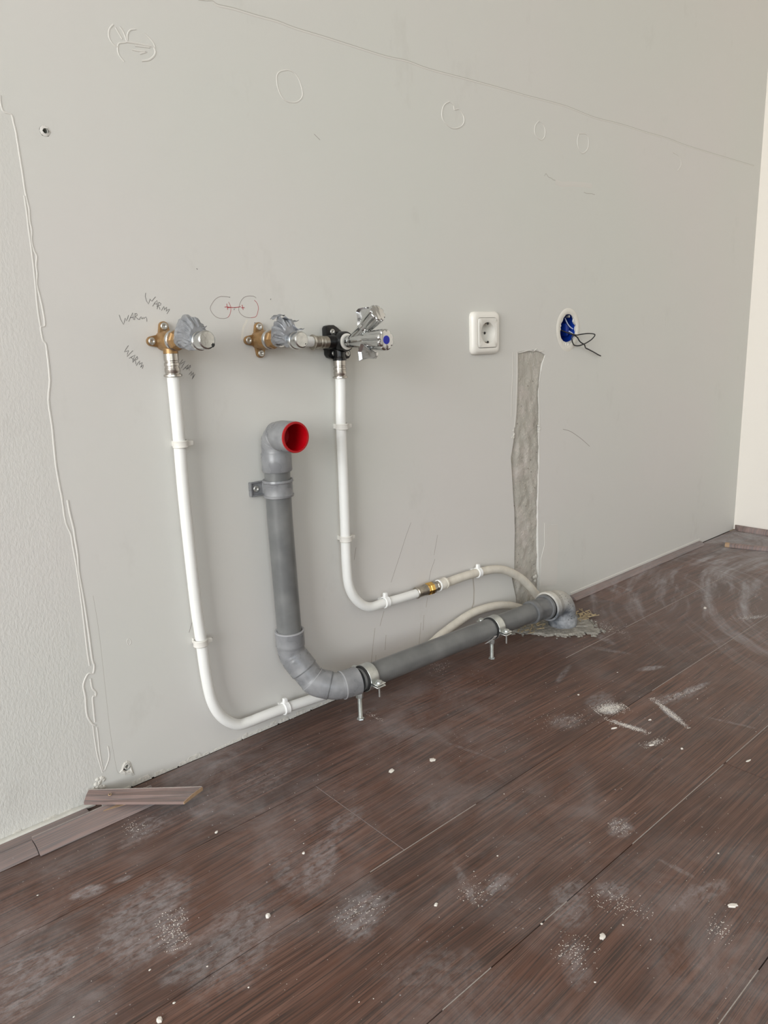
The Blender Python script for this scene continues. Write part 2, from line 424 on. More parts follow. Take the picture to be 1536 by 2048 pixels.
class MB:
    def __init__(s):
        s.v = []
        s.f = []

    def ring(s, c, a, b, ra, rb, n, ph=0.0):
        i = len(s.v)
        for k in range(n):
            t = 2 * PI * k / n + ph
            s.v.append(Vector(c) + Vector(a) * (ra * math.cos(t)) + Vector(b) * (rb * math.sin(t)))
        return i

    def join(s, i, j, n):
        for k in range(n):
            k2 = (k + 1) % n
            s.f.append((i + k, i + k2, j + k2, j + k))

    def cap(s, i, n, flip=False):
        f = list(range(i, i + n))
        s.f.append(tuple(reversed(f)) if flip else tuple(f))

    def tube(s, path, r, n=20, caps=True):
        path = [Vector(p) for p in path]
        m = len(path)
        rs = r if isinstance(r, (list, tuple)) else [r] * m
        t0 = (path[1] - path[0]).normalized()
        a, b = frame(t0)
        prev = None
        first = None
        for i in range(m):
            if i == 0:
                t = t0
            elif i == m - 1:
                t = (path[-1] - path[-2]).normalized()
            else:
                t = ((path[i] - path[i - 1]).normalized() + (path[i + 1] - path[i]).normalized()).normalized()
            a = (a - t * a.dot(t)).normalized()
            b = t.cross(a)
            j = s.ring(path[i], a, b, rs[i], rs[i], n)
            if prev is not None:
                s.join(prev, j, n)
            else:
                first = j
            prev = j
        if caps:
            s.cap(first, n, True)
            s.cap(prev, n)
        return s

    def lathe(s, o, d, prof, n=32, caps=True, lobes=0, depth=0.0):
        """prof: list of (t along d, radius)"""
        o = Vector(o)
        d = Vector(d).normalized()
        a, b = frame(d)
        prev = first = None
        for t, r in prof:
            i = len(s.v)
            for k in range(n):
                th = 2 * PI * k / n
                rr = r
                if lobes:
                    rr = r * (1 - depth * max(0, math.cos(lobes * th)) ** 2)
                s.v.append(o + d * t + a * (rr * math.cos(th)) + b * (rr * math.sin(th)))
            if prev is not None:
                s.join(prev, i, n)
            else:
                first = i
            prev = i
        if caps:
            s.cap(first, n, True)
            s.cap(prev, n)
        return s

    def box(s, lo, hi):
        x0, y0, z0 = lo
        x1, y1, z1 = hi
        i = len(s.v)
        for p in ((x0, y0, z0), (x1, y0, z0), (x1, y1, z0), (x0, y1, z0), (x0, y0, z1), (x1, y0, z1), (x1, y1, z1), (x0, y1, z1)):
            s.v.append(Vector(p))
        for f in ((0, 3, 2, 1), (4, 5, 6, 7), (0, 1, 5, 4), (1, 2, 6, 5), (2, 3, 7, 6), (3, 0, 4, 7)):
            s.f.append(tuple(i + k for k in f))
        return s

    def prism(s, poly, ext):
        """poly: 3D points (planar), extruded by vector ext"""
        i = len(s.v)
        n = len(poly)
        e = Vector(ext)
        s.v += [Vector(p) for p in poly] + [Vector(p) + e for p in poly]
        s.f.append(tuple(range(i, i + n)))
        s.f.append(tuple(reversed(range(i + n, i + 2 * n))))
        for k in range(n):
            k2 = (k + 1) % n
            s.f.append((i + k, i + n + k, i + n + k2, i + k2))
        return s

    def ribbon(s, pts, w, h=0.0, y=0.0):
        """raised line on the wall plane (x, z points) : half-round ridge of width w, height h"""
        P = [Vector((p[0], 0, p[1])) for p in pts]
        prev = None
        for i, p in enumerate(P):
            if i == 0:
                t = P[1] - P[0]
            elif i == len(P) - 1:
                t = P[-1] - P[-2]
            else:
                t = P[i + 1] - P[i - 1]
            t = t.normalized()
            nrm = Vector((-t.z, 0, t.x))
            ww = w[i] if isinstance(w, list) else w
            j = len(s.v)
            for u, hh in ((-0.5, 0.0), (-0.25, 0.8), (0.25, 0.8), (0.5, 0.0)):
                s.v.append(p + nrm * (u * ww) + Vector((0, y - h * hh, 0)))
            if prev is not None:
                for k in range(3):
                    s.f.append((prev + k, prev + k + 1, j + k + 1, j + k))
            prev = j
        return s

    def build(s, name, mat, parent=None, smooth=True, angle=35, bevel=0.0, fixn=True):
        me = bpy.data.meshes.new(name)
        if parent is not None:
            org = ORG[parent.name]
        else:
            lo = Vector([min(v[i] for v in s.v) for i in range(3)])
            hi = Vector([max(v[i] for v in s.v) for i in range(3)])
            org = Vector(((lo.x + hi.x) / 2, (lo.y + hi.y) / 2, lo.z))
        me.from_pydata([v - org for v in s.v], [], s.f)
        if fixn or bevel:
            bm = bmesh.new()
            bm.from_mesh(me)
            if fixn:
                bmesh.ops.recalc_face_normals(bm, faces=bm.faces)
            if bevel:
                es = [e for e in bm.edges if len(e.link_faces) == 2 and e.calc_face_angle(0) > 0.6]
                bmesh.ops.bevel(bm, geom=es, offset=bevel, segments=2, profile=0.6, affect='EDGES', clamp_overlap=True)
            bm.to_mesh(me)
            bm.free()
        me.materials.append(M[mat] if isinstance(mat, str) else mat)
        if smooth:
            me.shade_smooth()
            me.set_sharp_from_angle(angle=math.radians(angle))
        o = bpy.data.objects.new(name, me)
        COL.objects.link(o)
        if parent is not None:
            o.parent = parent
        else:
            o.location = org
        ORG[o.name] = org
        return o


def thing(name, loc, label, cat, group=None):
    o = bpy.data.objects.new(name, None)
    o.empty_display_size = 0.02
    COL.objects.link(o)
    o.location = loc
    ORG[o.name] = Vector(loc)
    return tag(o, label, cat, group)


def tag(o, label=None, cat=None, group=None, kind=None):
    if label:
        o['label'] = label
    if cat:
        o['category'] = cat
    if group:
        o['group'] = group
    if kind:
        o['kind'] = kind
    return o


def spline(pts, k=8):
    P = [Vector(p) for p in pts]
    P = [P[0] * 2 - P[1]] + P + [P[-1] * 2 - P[-2]]
    out = []
    for i in range(1, len(P) - 2):
        a, b, c, d = P[i - 1], P[i], P[i + 1], P[i + 2]
        for j in range(k):
            t = j / k
            out.append(0.5 * ((2 * b) + (c - a) * t + (2 * a - 5 * b + 4 * c - d) * t * t + (3 * b - a - 3 * c + d) * t ** 3))
    out.append(P[-2])
    return out


def spline2(pts, k=5):
    return [(p.x, p.y) for p in spline([(a, b, 0) for a, b in pts], k)]


def jitter2(pts, a, k=3):
    out = []
    for i in range(len(pts) - 1):
        for j in range(k):
            t = j / k
            out.append((pts[i][0] * (1 - t) + pts[i + 1][0] * t + random.uniform(-a, a), pts[i][1] * (1 - t) + pts[i + 1][1] * t + random.uniform(-a, a)))
    out.append(pts[-1])
    return out


# ------------------------------------------------------------------ the room
X0, X1, Y0, ZC = -3.5, 2.324, -3.95, 2.6
chase = [(1.2206, 0.593), (1.221, 0.5457), (1.2195, 0.5064), (1.2171, 0.4667), (1.2128, 0.4384), (1.2098, 0.4098), (1.2014, 0.3759), (1.2043, 0.3461), (1.2082, 0.304), (1.2132, 0.2579), (1.2158, 0.2115), (1.2148, 0.1653), (1.2141, 0.1183), (1.2057, 0.1093), (1.2115, 0.0872), (1.2203, 0.0593)]
chase_r = [(1.3048, 0.0537), (1.3029, 0.0971), (1.2999, 0.1467), (1.298, 0.1952), (1.2971, 0.2429), (1.2991, 0.2895), (1.2993, 0.3327), (1.3006, 0.3631), (1.298, 0.3998), (1.2991, 0.4416), (1.2974, 0.4773), (1.2949, 0.5069), (1.2973, 0.53), (1.3017, 0.55), (1.3071, 0.5671), (1.3164, 0.584), (1.298, 0.5921), (1.272, 0.5963), (1.2467, 0.5955)]
box_hole = [(1.4025, 0.6707), (1.3892, 0.668), (1.3801, 0.6613), (1.3764, 0.6542), (1.3704, 0.648), (1.3721, 0.6444), (1.3691, 0.6408), (1.3709, 0.6372), (1.3685, 0.6337), (1.3687, 0.6274), (1.3721, 0.6183), (1.3802, 0.6118), (1.3913, 0.6088), (1.4024, 0.6099), (1.4135, 0.6128), (1.4214, 0.6181), (1.4263, 0.6236), (1.4282, 0.63), (1.4255, 0.6355), (1.4261, 0.6419), (1.4293, 0.6437), (1.4218, 0.6484), (1.4176, 0.653), (1.4189, 0.6593), (1.413, 0.6666), (1.4081, 0.67)]
SOCK = (1.1145, 0.6335)


def circ(cx, cz, r, n=24, j=0.0):
    return [(cx + (r + random.uniform(-j, j)) * math.cos(2 * PI * k / n), cz + (r + random.uniform(-j, j)) * math.sin(2 * PI * k / n)) for k in range(n)]


chase_pts = chase + [(chase[-1][0] + 0.002, 0.0)]
chase_rp = [(chase_r[0][0], 0.0)] + chase_r
outer = [(X0, 0.0)] + chase_pts[::-1] if False else None
bottom = [(X0, ZC), (X0, 0.0), chase_pts[-1]] + chase_pts[:-1][::-1] + chase_r[::-1] + [(chase_r[0][0], 0.0), (X1, 0.0), (X1, ZC)]
PLUG1 = (0.3283, 0.8818)
PLUG2 = (0.3284, 0.0341)
holes = [box_hole, circ(SOCK[0], SOCK[1], 0.027), circ(PLUG1[0], PLUG1[1], 0.0060, 14, 0.0008), circ(PLUG2[0], PLUG2[1], 0.0068, 14, 0.0008)]


def holed_wall(outer, holes, depth):
    polys = [[Vector((x, z, 0)) for x, z in outer]] + [[Vector((x, z, 0)) for x, z in h] for h in holes]
    tris = tessellate_polygon(polys)
    flat = [p for pl in polys for p in pl]
    mb = MB()
    mb.v = [Vector((p.x, 0, p.y)) for p in flat]
    for t in tris:
        a, b, c = [mb.v[i] for i in t]
        nn = (b - a).cross(c - a)
        mb.f.append(tuple(t) if nn.y < 0 else tuple(reversed(t)))
    i = 0
    for pl in polys:
        n = len(pl)
        j = len(mb.v)
        mb.v += [Vector((p.x, depth if pl is polys[0] else .0035, p.y)) for p in pl]
        for k in range(n):
            k2 = (k + 1) % n
            mb.f.append((i + k, i + k2, j + k2, j + k))
        i += n
    return mb


wall = holed_wall(bottom, holes, 0.014).build('wall_back', 'wall', smooth=False, fixn=False)
tag(wall, kind='structure')
# rear skin of the wall behind the holes
MB().box((X0, 0.060, 0), (X1, 0.10, ZC)).build('masonry', 'mortar', wall, smooth=False)

# bare mortar bed inside the chase: bumpy sheet with a pipe groove
mb = MB()
NX, NZ = 26, 120
zt = max(p[1] for p in chase_r) + 0.004
xa, xb = min(p[0] for p in chase) - 0.004, max(p[0] for p in chase_r) + 0.004
for j in range(NZ + 1):
    for i in range(NX + 1):
        x = xa + (xb - xa) * i / NX
        z = -0.0005 + zt * j / NZ
        d = 0.0026 + 0.0022 * noise.noise(Vector((x * 70, z * 40, 0))) + 0.0012 * noise.noise(Vector((x * 260, z * 260, 3)))
        g = math.exp(-((x - (xa + 0.020)) / 0.006) ** 2) * (1 if z < 0.40 else max(0, 1 - (z - 0.40) / 0.05))
        d += 0.005 * g + 0.003 * max(0, 1 - z / 0.5)
        for hx, hz in ((xa + 0.010, 0.425), (xb - 0.018, 0.43)):
            d += 0.006 * math.exp(-(((x - hx) / 0.005) ** 2 + ((z - hz) / 0.008) ** 2))
        mb.v.append(Vector((x, max(d, 0.0008), z)))
for j in range(NZ):
    for i in range(NX):
        a = j * (NX + 1) + i
        mb.f.append((a, a + 1, a + NX + 2, a + NX + 1))
mb.build('bare_mortar_strip', 'mortar', wall, fixn=False)
# loose plaster lumps lodged in the strip
for (lx, lz, lr) in ((xa + 0.012, 0.425, 0.007), (xb - 0.019, 0.428, 0.006), (xb - 0.03, 0.085, 0.007)):
    m_ = MB()
    for q in range(5):
        o_ = Vector((lx + random.uniform(-.004, .004), 0.001, lz + random.uniform(-.008, .008)))
        m_.lathe(o_, (random.uniform(-.4, .4), -1, random.uniform(-.4, .4)), [(-0.002, lr * 0.5), (0.0, lr * random.uniform(.4, .6)), (0.002, lr * 0.2)], 7)
    m_.build('plaster_lump', 'plaster', wall, smooth=False)

# paint ridges and old filler marks on the wall
R_ = lambda pts, w, h, name, mat='paint_ridge', k=4: MB().ribbon(spline2(pts, k), w, h * .72, 0.0001).build(name, mat, wall, fixn=False)
seamA = [(0.2835, 0.9129), (0.2831, 0.9023), (0.2853, 0.8956), (0.293, 0.894), (0.2944, 0.8836), (0.2954, 0.8751), (0.296, 0.8477), (0.2965, 0.8302), (0.2965, 0.8139), (0.2976, 0.7999), (0.2984, 0.7917), (0.2973, 0.7796), (0.2981, 0.7675), (0.2963, 0.7567), (0.2976, 0.7445), (0.2998, 0.7384), (0.2976, 0.7275), (0.2975, 0.7181), (0.2954, 0.7056), (0.2968, 0.693), (0.2983, 0.6755), (0.2982, 0.6571), (0.2933, 0.6556), (0.2929, 0.6467), (0.2937, 0.6386), (0.2961, 0.6353), (0.2966, 0.6275)]
seamA2 = [(0.295, 0.8064), (0.2952, 0.7884), (0.2948, 0.7688), (0.2948, 0.7413), (0.294, 0.7102), (0.2925, 0.6787), (0.2929, 0.6564)]
seamB = [(0.2966, 0.6273), (0.2953, 0.5906), (0.2902, 0.5661), (0.2903, 0.5346), (0.2893, 0.5092), (0.2884, 0.4836), (0.2891, 0.4606), (0.2904, 0.4373)]
seamC = [(0.2902, 0.4373), (0.2906, 0.4075), (0.295, 0.3905), (0.2954, 0.3764), (0.2966, 0.343), (0.2967, 0.2997), (0.2964, 0.2704), (0.2956, 0.2283), (0.2959, 0.203)]
seamD = [(0.2966, 0.4363), (0.2974, 0.4178), (0.2995, 0.3966), (0.2995, 0.3825), (0.3001, 0.3612), (0.2986, 0.3378), (0.3, 0.2988), (0.3006, 0.2493), (0.3005, 0.2116), (0.302, 0.201), (0.299, 0.1905), (0.2934, 0.1924), (0.288, 0.1866), (0.284, 0.1766), (0.2848, 0.1609), (0.2839, 0.1484), (0.2838, 0.1315), (0.2887, 0.1178), (0.293, 0.114)]
seamE = [(0.2947, 0.1843), (0.2953, 0.17), (0.299, 0.1622), (0.2978, 0.1566), (0.2942, 0.1561), (0.2933, 0.1396), (0.2927, 0.1189)]
seamF = [(0.2895, 0.1149), (0.2893, 0.0938), (0.29, 0.0668), (0.2934, 0.0396)]
seamG = [(0.2944, 0.1103), (0.2941, 0.0918), (0.2934, 0.0707), (0.295, 0.0429), (0.2996, 0.0463), (0.3057, 0.06), (0.3057, 0.0762)]
seamH = [(0.3128, 0.3003), (0.3141, 0.2553), (0.3135, 0.2023), (0.3114, 0.1062), (0.3122, 0.0626), (0.3137, 0.0332), (0.3168, 0.0276)]
for s_, w_, h_, m_ in ((seamA, .0026, .0010, 'paint_ridge'), (seamA2, .0030, .0009, 'paint_ridge'), (seamB, .0030, .0012, 'paint_ridge'), (seamC, .0028, .0010, 'paint_ridge'), (seamD, .0030, .0014, 'paint_ridge'), (seamE, .0030, .0012, 'paint_ridge'), (seamF, .0026, .0009, 'paint_ridge'), (seamG, .0024, .0009, 'paint_ridge'), (seamH, .0009, .0002, 'crack')):
    R_(s_, w_, h_, 'paint_ridge', m_, 3)
# board seam crack: groove shade put into the colour of a thin dark ribbon
joint = [(0.5486, 1.0732), (0.5617, 1.0753), (0.5706, 1.0774), (0.5778, 1.0752), (0.6019, 1.0767), (0.6376, 1.0766), (0.6734, 1.0774), (0.7038, 1.0755), (0.7572, 1.0755), (0.8101, 1.0748), (0.8811, 1.0741), (0.9285, 1.0767), (0.9802, 1.0745), (1.0666, 1.0766), (1.1609, 1.0784), (1.2414, 1.079), (1.2958, 1.0805), (1.3784, 1.0817), (1.4768, 1.0768), (1.5834, 1.0794), (1.6889, 1.0787), (1.7916, 1.0794), (1.8775, 1.0763), (2.0515, 1.0759), (2.2806, 1.0761)]
R_(joint, .0013, .0003, 'board_joint_crack', 'crack', 3)
R_([(x, z - 0.0022) for x, z in joint[2:]], .0030, .0008, 'board_joint_ridge', 'paint_ridge', 3)
for pts, w_, h_ in (
        ([(0.6854, 1.0158), (0.6731, 1.0114), (0.6669, 1.0054), (0.6658, 0.9962), (0.6677, 0.9863), (0.6737, 0.9769), (0.682, 0.9731), (0.696, 0.9742), (0.7052, 0.9791), (0.7103, 0.9859), (0.7102, 0.9938), (0.707, 1.0037), (0.7023, 1.0107), (0.6957, 1.0152), (0.6854, 1.0158)], .0022, .0009),
        ([(1.0289, 1.0312), (1.0163, 1.0244), (1.0098, 1.0143), (1.0095, 1.0025), (1.0193, 0.9941), (1.0342, 0.9892), (1.0522, 0.9926), (1.064, 1.0009), (1.0655, 1.0112), (1.0591, 1.0195), (1.0515, 1.0231), (1.0412, 1.0202), (1.0388, 1.027), (1.0289, 1.0312)], .0024, .0009),
        ([(1.2847, 1.0396), (1.2731, 1.0289), (1.2717, 1.0167), (1.2797, 1.0089), (1.2934, 1.0059), (1.3037, 1.0136), (1.305, 1.0261), (1.2968, 1.0361), (1.2847, 1.0396)], .0022, .0008),
        ([(1.4221, 1.0361), (1.4173, 1.0235), (1.4206, 1.0097), (1.4345, 0.9995), (1.4506, 1.0064), (1.4575, 1.017), (1.4569, 1.0305), (1.4482, 1.0389), (1.4221, 1.0361)], .0028, .0008),
        ([(1.8185, 1.0511), (1.8459, 1.0468), (1.861, 1.0346), (1.8586, 1.023), (1.8449, 1.0117)], .0030, .0008),
        ([(0.4565, 1.0182), (0.4486, 1.0154), (0.4445, 1.009), (0.4426, 1.0009), (0.4326, 0.9973), (0.43, 0.9917), (0.4306, 0.9842), (0.4365, 0.9777)], .0022, .0009),
        ([(0.4426, 1.0009), (0.452, 1.0018), (0.4637, 1.0025), (0.4768, 1.003), (0.4796, 0.9998), (0.48, 0.9965), (0.4768, 0.9913), (0.4696, 0.9858), (0.4601, 0.983)], .0028, .0010),
        ([(0.4673, 1.0162), (0.4739, 1.012), (0.4786, 1.0075), (0.4804, 1.0022)], .0022, .0008),
        ([(0.4529, 0.9987), (0.4621, 1.0), (0.4726, 1.001)], .0028, .0010),
        ([(0.4485, 0.9934), (0.4588, 0.9939), (0.468, 0.9952), (0.4584, 0.9907)], .0024, .0009),
        ([(0.4276, 1.0172), (0.4219, 1.0106), (0.4202, 1.0027), (0.4227, 0.9967), (0.4272, 0.9933), (0.4309, 0.993)], .0024, .0008),
        ([(0.4298, 1.0145), (0.4339, 1.0078), (0.4371, 1.0031)], .0022, .0008),
        ([(0.4355, 1.0168), (0.4398, 1.0113), (0.4427, 1.0021)], .0024, .0008),
        ([(0.3523, 0.2252), (0.3505, 0.2216), (0.3522, 0.2159), (0.3554, 0.2174), (0.3559, 0.222), (0.3533, 0.2255)], .0016, .0006),
        ([(1.2233, 0.5915), (1.2397, 0.593), (1.2597, 0.5954), (1.2767, 0.5938), (1.2869, 0.5987), (1.2957, 0.5921), (1.3114, 0.5937)], .0026, .0010),
):
    R_(pts, w_, h_ * (1.6 if pts[0][0] > .9 else 1.0), 'filler_ridge')
for pts in ([(1.3054, 0.9404), (1.3102, 0.9452), (1.3186, 0.94), (1.3278, 0.9387), (1.3354, 0.9363), (1.3421, 0.936)], [(1.4452, 0.9234), (1.4564, 0.922), (1.4733, 0.9232), (1.4866, 0.9225)]):
    R_(pts, .0018, .0003, 'small_crack', 'crack')
# gouged bright patch by the two cracks
R_([(1.3422, 0.9332), (1.3663, 0.931), (1.4012, 0.9351), (1.4372, 0.9374), (1.4744, 0.9393)], .012, .0006, 'filler_smear', 'paint_ridge')
# smear beside the second fitting, smear right of the mortar strip
R_([(0.5856, 0.6622), (0.5834, 0.6581), (0.5803, 0.6536), (0.5782, 0.6499), (0.574, 0.6327)], [.006] * 17, .0002, 'filler_smear', 'patch')
mb = MB()
sm = [(1.3209, 0.21), (1.3469, 0.2011), (1.3706, 0.1972), (1.3769, 0.1631), (1.3754, 0.1269), (1.3738, 0.0903), (1.3722, 0.0501), (1.3087, 0.0627), (1.3099, 0.1282), (1.3221, 0.1581)]
mb.prism([(x, -0.0006, z) for x, z in sm], (0, 0.0007, 0)).build('filler_smear', 'paint_ridge', wall, smooth=False)
# raised pale rim along the right and left side of the strip
for pts, w_ in ((chase_r[4:14], .0035), (chase[0:5], .006), ([(1.2064, 0.5935), (1.2067, 0.5465), (1.2034, 0.5075), (1.2028, 0.4623)], .004), ([(1.3221, 0.1581), (1.3207, 0.1258), (1.3236, 0.0922)], .002)):
    R_(pts, w_, .0008, 'plaster_rim', 'paint_ridge', 3)
# round rim of smoothed plaster around the box opening
cx_, cz_ = 1.3975, 0.6385
mb = MB()
prev = None
for r_, y_ in ((.031, .0002), (.033, -.0012), (.038, -.0014), (.0425, -.0008), (.0445, .0001)):
    i_ = len(mb.v)
    for k in range(48):
        t_ = 2 * PI * k / 48
        rz = r_ * (1.12 if math.sin(t_) < 0 else 0.98)
        q = Vector((cx_ + r_ * 0.98 * math.cos(t_), y_ - 0.0008 * (noise.noise(Vector((t_ * 6, r_ * 300, 0))) if math.sin(t_) < -0.2 else 0), cz_ + rz * math.sin(t_)))
        mb.v.append(q)
    if prev is not None:
        mb.join(prev, i_, 48)
    prev = i_
mb.build('plaster_ring', 'patch', wall)

# handwriting and marks on the wall, thin raised strokes of pencil and pen


def strokes(name, lines, mat, w=.0007):
    mb = MB()
    for l in lines:
        mb.ribbon(l, w, 0.00015, -0.0001)
    return mb.build(name, mat, wall, fixn=False, smooth=False)


w1 = strokes('pencil_writing', [[(0.4327, 0.6979), (0.4315, 0.6931), (0.4327, 0.6874), (0.4349, 0.6834), (0.4369, 0.6874), (0.438, 0.6903), (0.4388, 0.6886), (0.4402, 0.6871), (0.4432, 0.6903), (0.4462, 0.693)], [(0.4405, 0.6805), (0.4442, 0.6853), (0.4476, 0.6885), (0.4474, 0.6839), (0.4467, 0.6794)], [(0.4426, 0.6837), (0.4474, 0.6837)], [(0.45, 0.6861), (0.4482, 0.681), (0.4464, 0.6768)], [(0.45, 0.6858), (0.4529, 0.6844), (0.452, 0.6823), (0.4487, 0.6814), (0.45, 0.6788), (0.4507, 0.6762)], [(0.4526, 0.675), (0.4547, 0.6781), (0.4568, 0.6806), (0.457, 0.6781), (0.4564, 0.6756), (0.4586, 0.6781), (0.4607, 0.6797), (0.4596, 0.6759), (0.4591, 0.6739), (0.4619, 0.6762), (0.4649, 0.6771), (0.4627, 0.6742), (0.46, 0.6706)]], 'pencil')
w1['label'] = 'word WARM, uppermost, slanting down to the right'
w2 = strokes('pencil_writing', [[(0.393, 0.6694), (0.3946, 0.6631), (0.3975, 0.6571), (0.3991, 0.6609), (0.4005, 0.6652), (0.4019, 0.6619), (0.4041, 0.6652), (0.4055, 0.669)], [(0.4048, 0.6607), (0.408, 0.6661), (0.4116, 0.672), (0.4117, 0.6673), (0.4118, 0.663)], [(0.4072, 0.6656), (0.4121, 0.6661)], [(0.4149, 0.6713), (0.4141, 0.667), (0.4132, 0.6627)], [(0.4142, 0.6708), (0.4173, 0.6711), (0.4177, 0.669), (0.4147, 0.667), (0.4169, 0.665), (0.4194, 0.6632)], [(0.42, 0.6629), (0.4212, 0.6655), (0.4227, 0.6672), (0.4233, 0.6643), (0.4242, 0.6641), (0.4254, 0.6664), (0.4264, 0.6643), (0.4278, 0.6658), (0.4297, 0.6665), (0.4304, 0.664), (0.4301, 0.6605)]], 'pencil')
w3 = strokes('pencil_writing', [[(0.4009, 0.6299), (0.3972, 0.6256), (0.3944, 0.6214), (0.3972, 0.6222), (0.4004, 0.6235), (0.3984, 0.6195), (0.3975, 0.6155), (0.4018, 0.6194), (0.4062, 0.623)], [(0.3998, 0.6131), (0.4043, 0.6153), (0.4085, 0.6171), (0.4064, 0.6131), (0.4042, 0.609)], [(0.4027, 0.6144), (0.4051, 0.6114)], [(0.4114, 0.6153), (0.4079, 0.6116), (0.404, 0.6074)], [(0.4114, 0.615), (0.4117, 0.6126), (0.41, 0.6109), (0.4075, 0.6105), (0.4084, 0.6078), (0.4083, 0.6049)], [(0.4085, 0.6031), (0.4113, 0.6065), (0.4141, 0.6093), (0.4135, 0.6064), (0.4126, 0.6041), (0.4153, 0.606), (0.4176, 0.6071), (0.416, 0.6036), (0.4143, 0.6005)], [(0.4147, 0.6005), (0.4168, 0.6024), (0.4185, 0.6038), (0.4179, 0.6012), (0.4163, 0.5986)]], 'pencil')
w4 = strokes('pencil_writing', [[(0.4767, 0.6085), (0.4737, 0.605), (0.4703, 0.6012), (0.4752, 0.6037), (0.4805, 0.6061), (0.4774, 0.6021), (0.4736, 0.5967)], [(0.4756, 0.5942), (0.4803, 0.598), (0.4848, 0.6011), (0.483, 0.5978), (0.4817, 0.5945)], [(0.4789, 0.5971), (0.4821, 0.5957)], [(0.4877, 0.6004), (0.4839, 0.5963), (0.4809, 0.5939)], [(0.4874, 0.6001), (0.4878, 0.5973), (0.4849, 0.5962), (0.4853, 0.5931)], [(0.484, 0.587), (0.4866, 0.5896), (0.4889, 0.5917), (0.4879, 0.5883), (0.4865, 0.585), (0.4895, 0.5879), (0.4915, 0.59), (0.4904, 0.586), (0.4889, 0.5817), (0.4913, 0.5847), (0.4936, 0.5874), (0.4912, 0.5838), (0.4881, 0.5805)]], 'pencil')
r1 = strokes('ring_mark', [[(0.5599, 0.6939), (0.5555, 0.6945), (0.5513, 0.6948), (0.5454, 0.6949), (0.541, 0.6936), (0.5366, 0.6912), (0.5332, 0.6882), (0.53, 0.6844), (0.5278, 0.6813), (0.5266, 0.6781), (0.5272, 0.6752), (0.5282, 0.673), (0.5308, 0.6696), (0.5342, 0.6666), (0.5378, 0.6649), (0.5424, 0.6641), (0.5475, 0.664), (0.5509, 0.6645), (0.5536, 0.6654)], [(0.6043, 0.6933), (0.6021, 0.695), (0.5993, 0.6959), (0.5948, 0.6961), (0.5913, 0.696), (0.5868, 0.6952), (0.5836, 0.6941), (0.5805, 0.6917), (0.5783, 0.6893), (0.5761, 0.6858), (0.5746, 0.6827), (0.5735, 0.6797), (0.5729, 0.676), (0.5735, 0.6734), (0.5753, 0.6708), (0.5777, 0.6687), (0.5807, 0.6671), (0.5841, 0.6657), (0.5885, 0.665), (0.5929, 0.6649)]], 'pencil_light', .0007)
r2 = strokes('ring_mark', [[(0.5536, 0.6654), (0.5559, 0.6673), (0.5579, 0.6702), (0.5593, 0.6738), (0.5601, 0.6767), (0.5603, 0.68), (0.5591, 0.6833), (0.5572, 0.6871)], [(0.5929, 0.6649), (0.5993, 0.6655), (0.602, 0.667), (0.6037, 0.6693), (0.6055, 0.6738), (0.6067, 0.6776), (0.6067, 0.6813), (0.6059, 0.6844), (0.6038, 0.6877), (0.6006, 0.6902)]], 'red_pen', .0007)
r3 = strokes('cross_mark', [[(0.5499, 0.68), (0.5541, 0.6803), (0.5575, 0.6799), (0.5609, 0.6796), (0.5656, 0.6794), (0.5696, 0.6797), (0.5766, 0.6806)], [(0.554, 0.6847), (0.5541, 0.6822), (0.5546, 0.6763)], [(0.5774, 0.6793), (0.5831, 0.6794)], [(0.5793, 0.6834), (0.5798, 0.6805), (0.5804, 0.6762)], [(0.5544, 0.6792), (0.5601, 0.6796)]], 'red_pen', .0010)
r3['label'] = 'two red crosses joined by a line'
strokes('pencil_dot', [[(0.6292, 0.691), (0.6302, 0.6927)], [(0.5649, 0.6761), (0.5659, 0.6773)], [(0.5588, 0.6938), (0.5601, 0.694)], [(0.5648, 0.6794), (0.5674, 0.6792)], [(0.5982, 0.6569), (0.5992, 0.6583)], [(0.5108, 0.732), (0.5122, 0.7307)]], 'pencil', .0011)
strokes('arc_scratch', [spline2([(1.3853, 0.4173), (1.414, 0.4093), (1.4415, 0.3963), (1.467, 0.3823), (1.4942, 0.3652)], 4)], 'pencil_light', .0010)
strokes('wall_scratch', [[(0.9073, 0.2901), (0.8935, 0.2666), (0.8768, 0.2331), (0.863, 0.2069), (0.8519, 0.1851)], [(0.969, 0.2045), (0.9573, 0.1846), (0.9512, 0.1655)], [(0.9773, 0.2516), (0.9665, 0.2132)], [(0.451, 0.2215), (0.4446, 0.2073)], [(0.4819, 0.1879), (0.4772, 0.1836)], [(0.7724, 0.27), (0.7666, 0.2482)], [(0.728, 0.9358), (0.7388, 0.9289)]], 'pencil_light', .0007)
strokes('drip_stain', [[(0.8321, 0.1341), (0.8265, 0.1218), (0.8208, 0.1075)], [(0.8085, 0.1072), (0.802, 0.0754), (0.7951, 0.0375)], [(0.8348, 0.0854), (0.8309, 0.0562)], [(0.8083, 0.0534), (0.8048, 0.0343)], [(0.946, 0.1306), (0.9412, 0.1111)], [(0.9352, 0.0971), (0.9315, 0.0667)], [(0.9266, 0.0839), (0.9195, 0.0386)]], 'stain', .0014)
strokes('drip_stain', [[(1.0792, 0.1384), (1.082, 0.1113), (1.0801, 0.0786)], [(1.0801, 0.0842), (1.0753, 0.0732)]], 'stain', .0035)

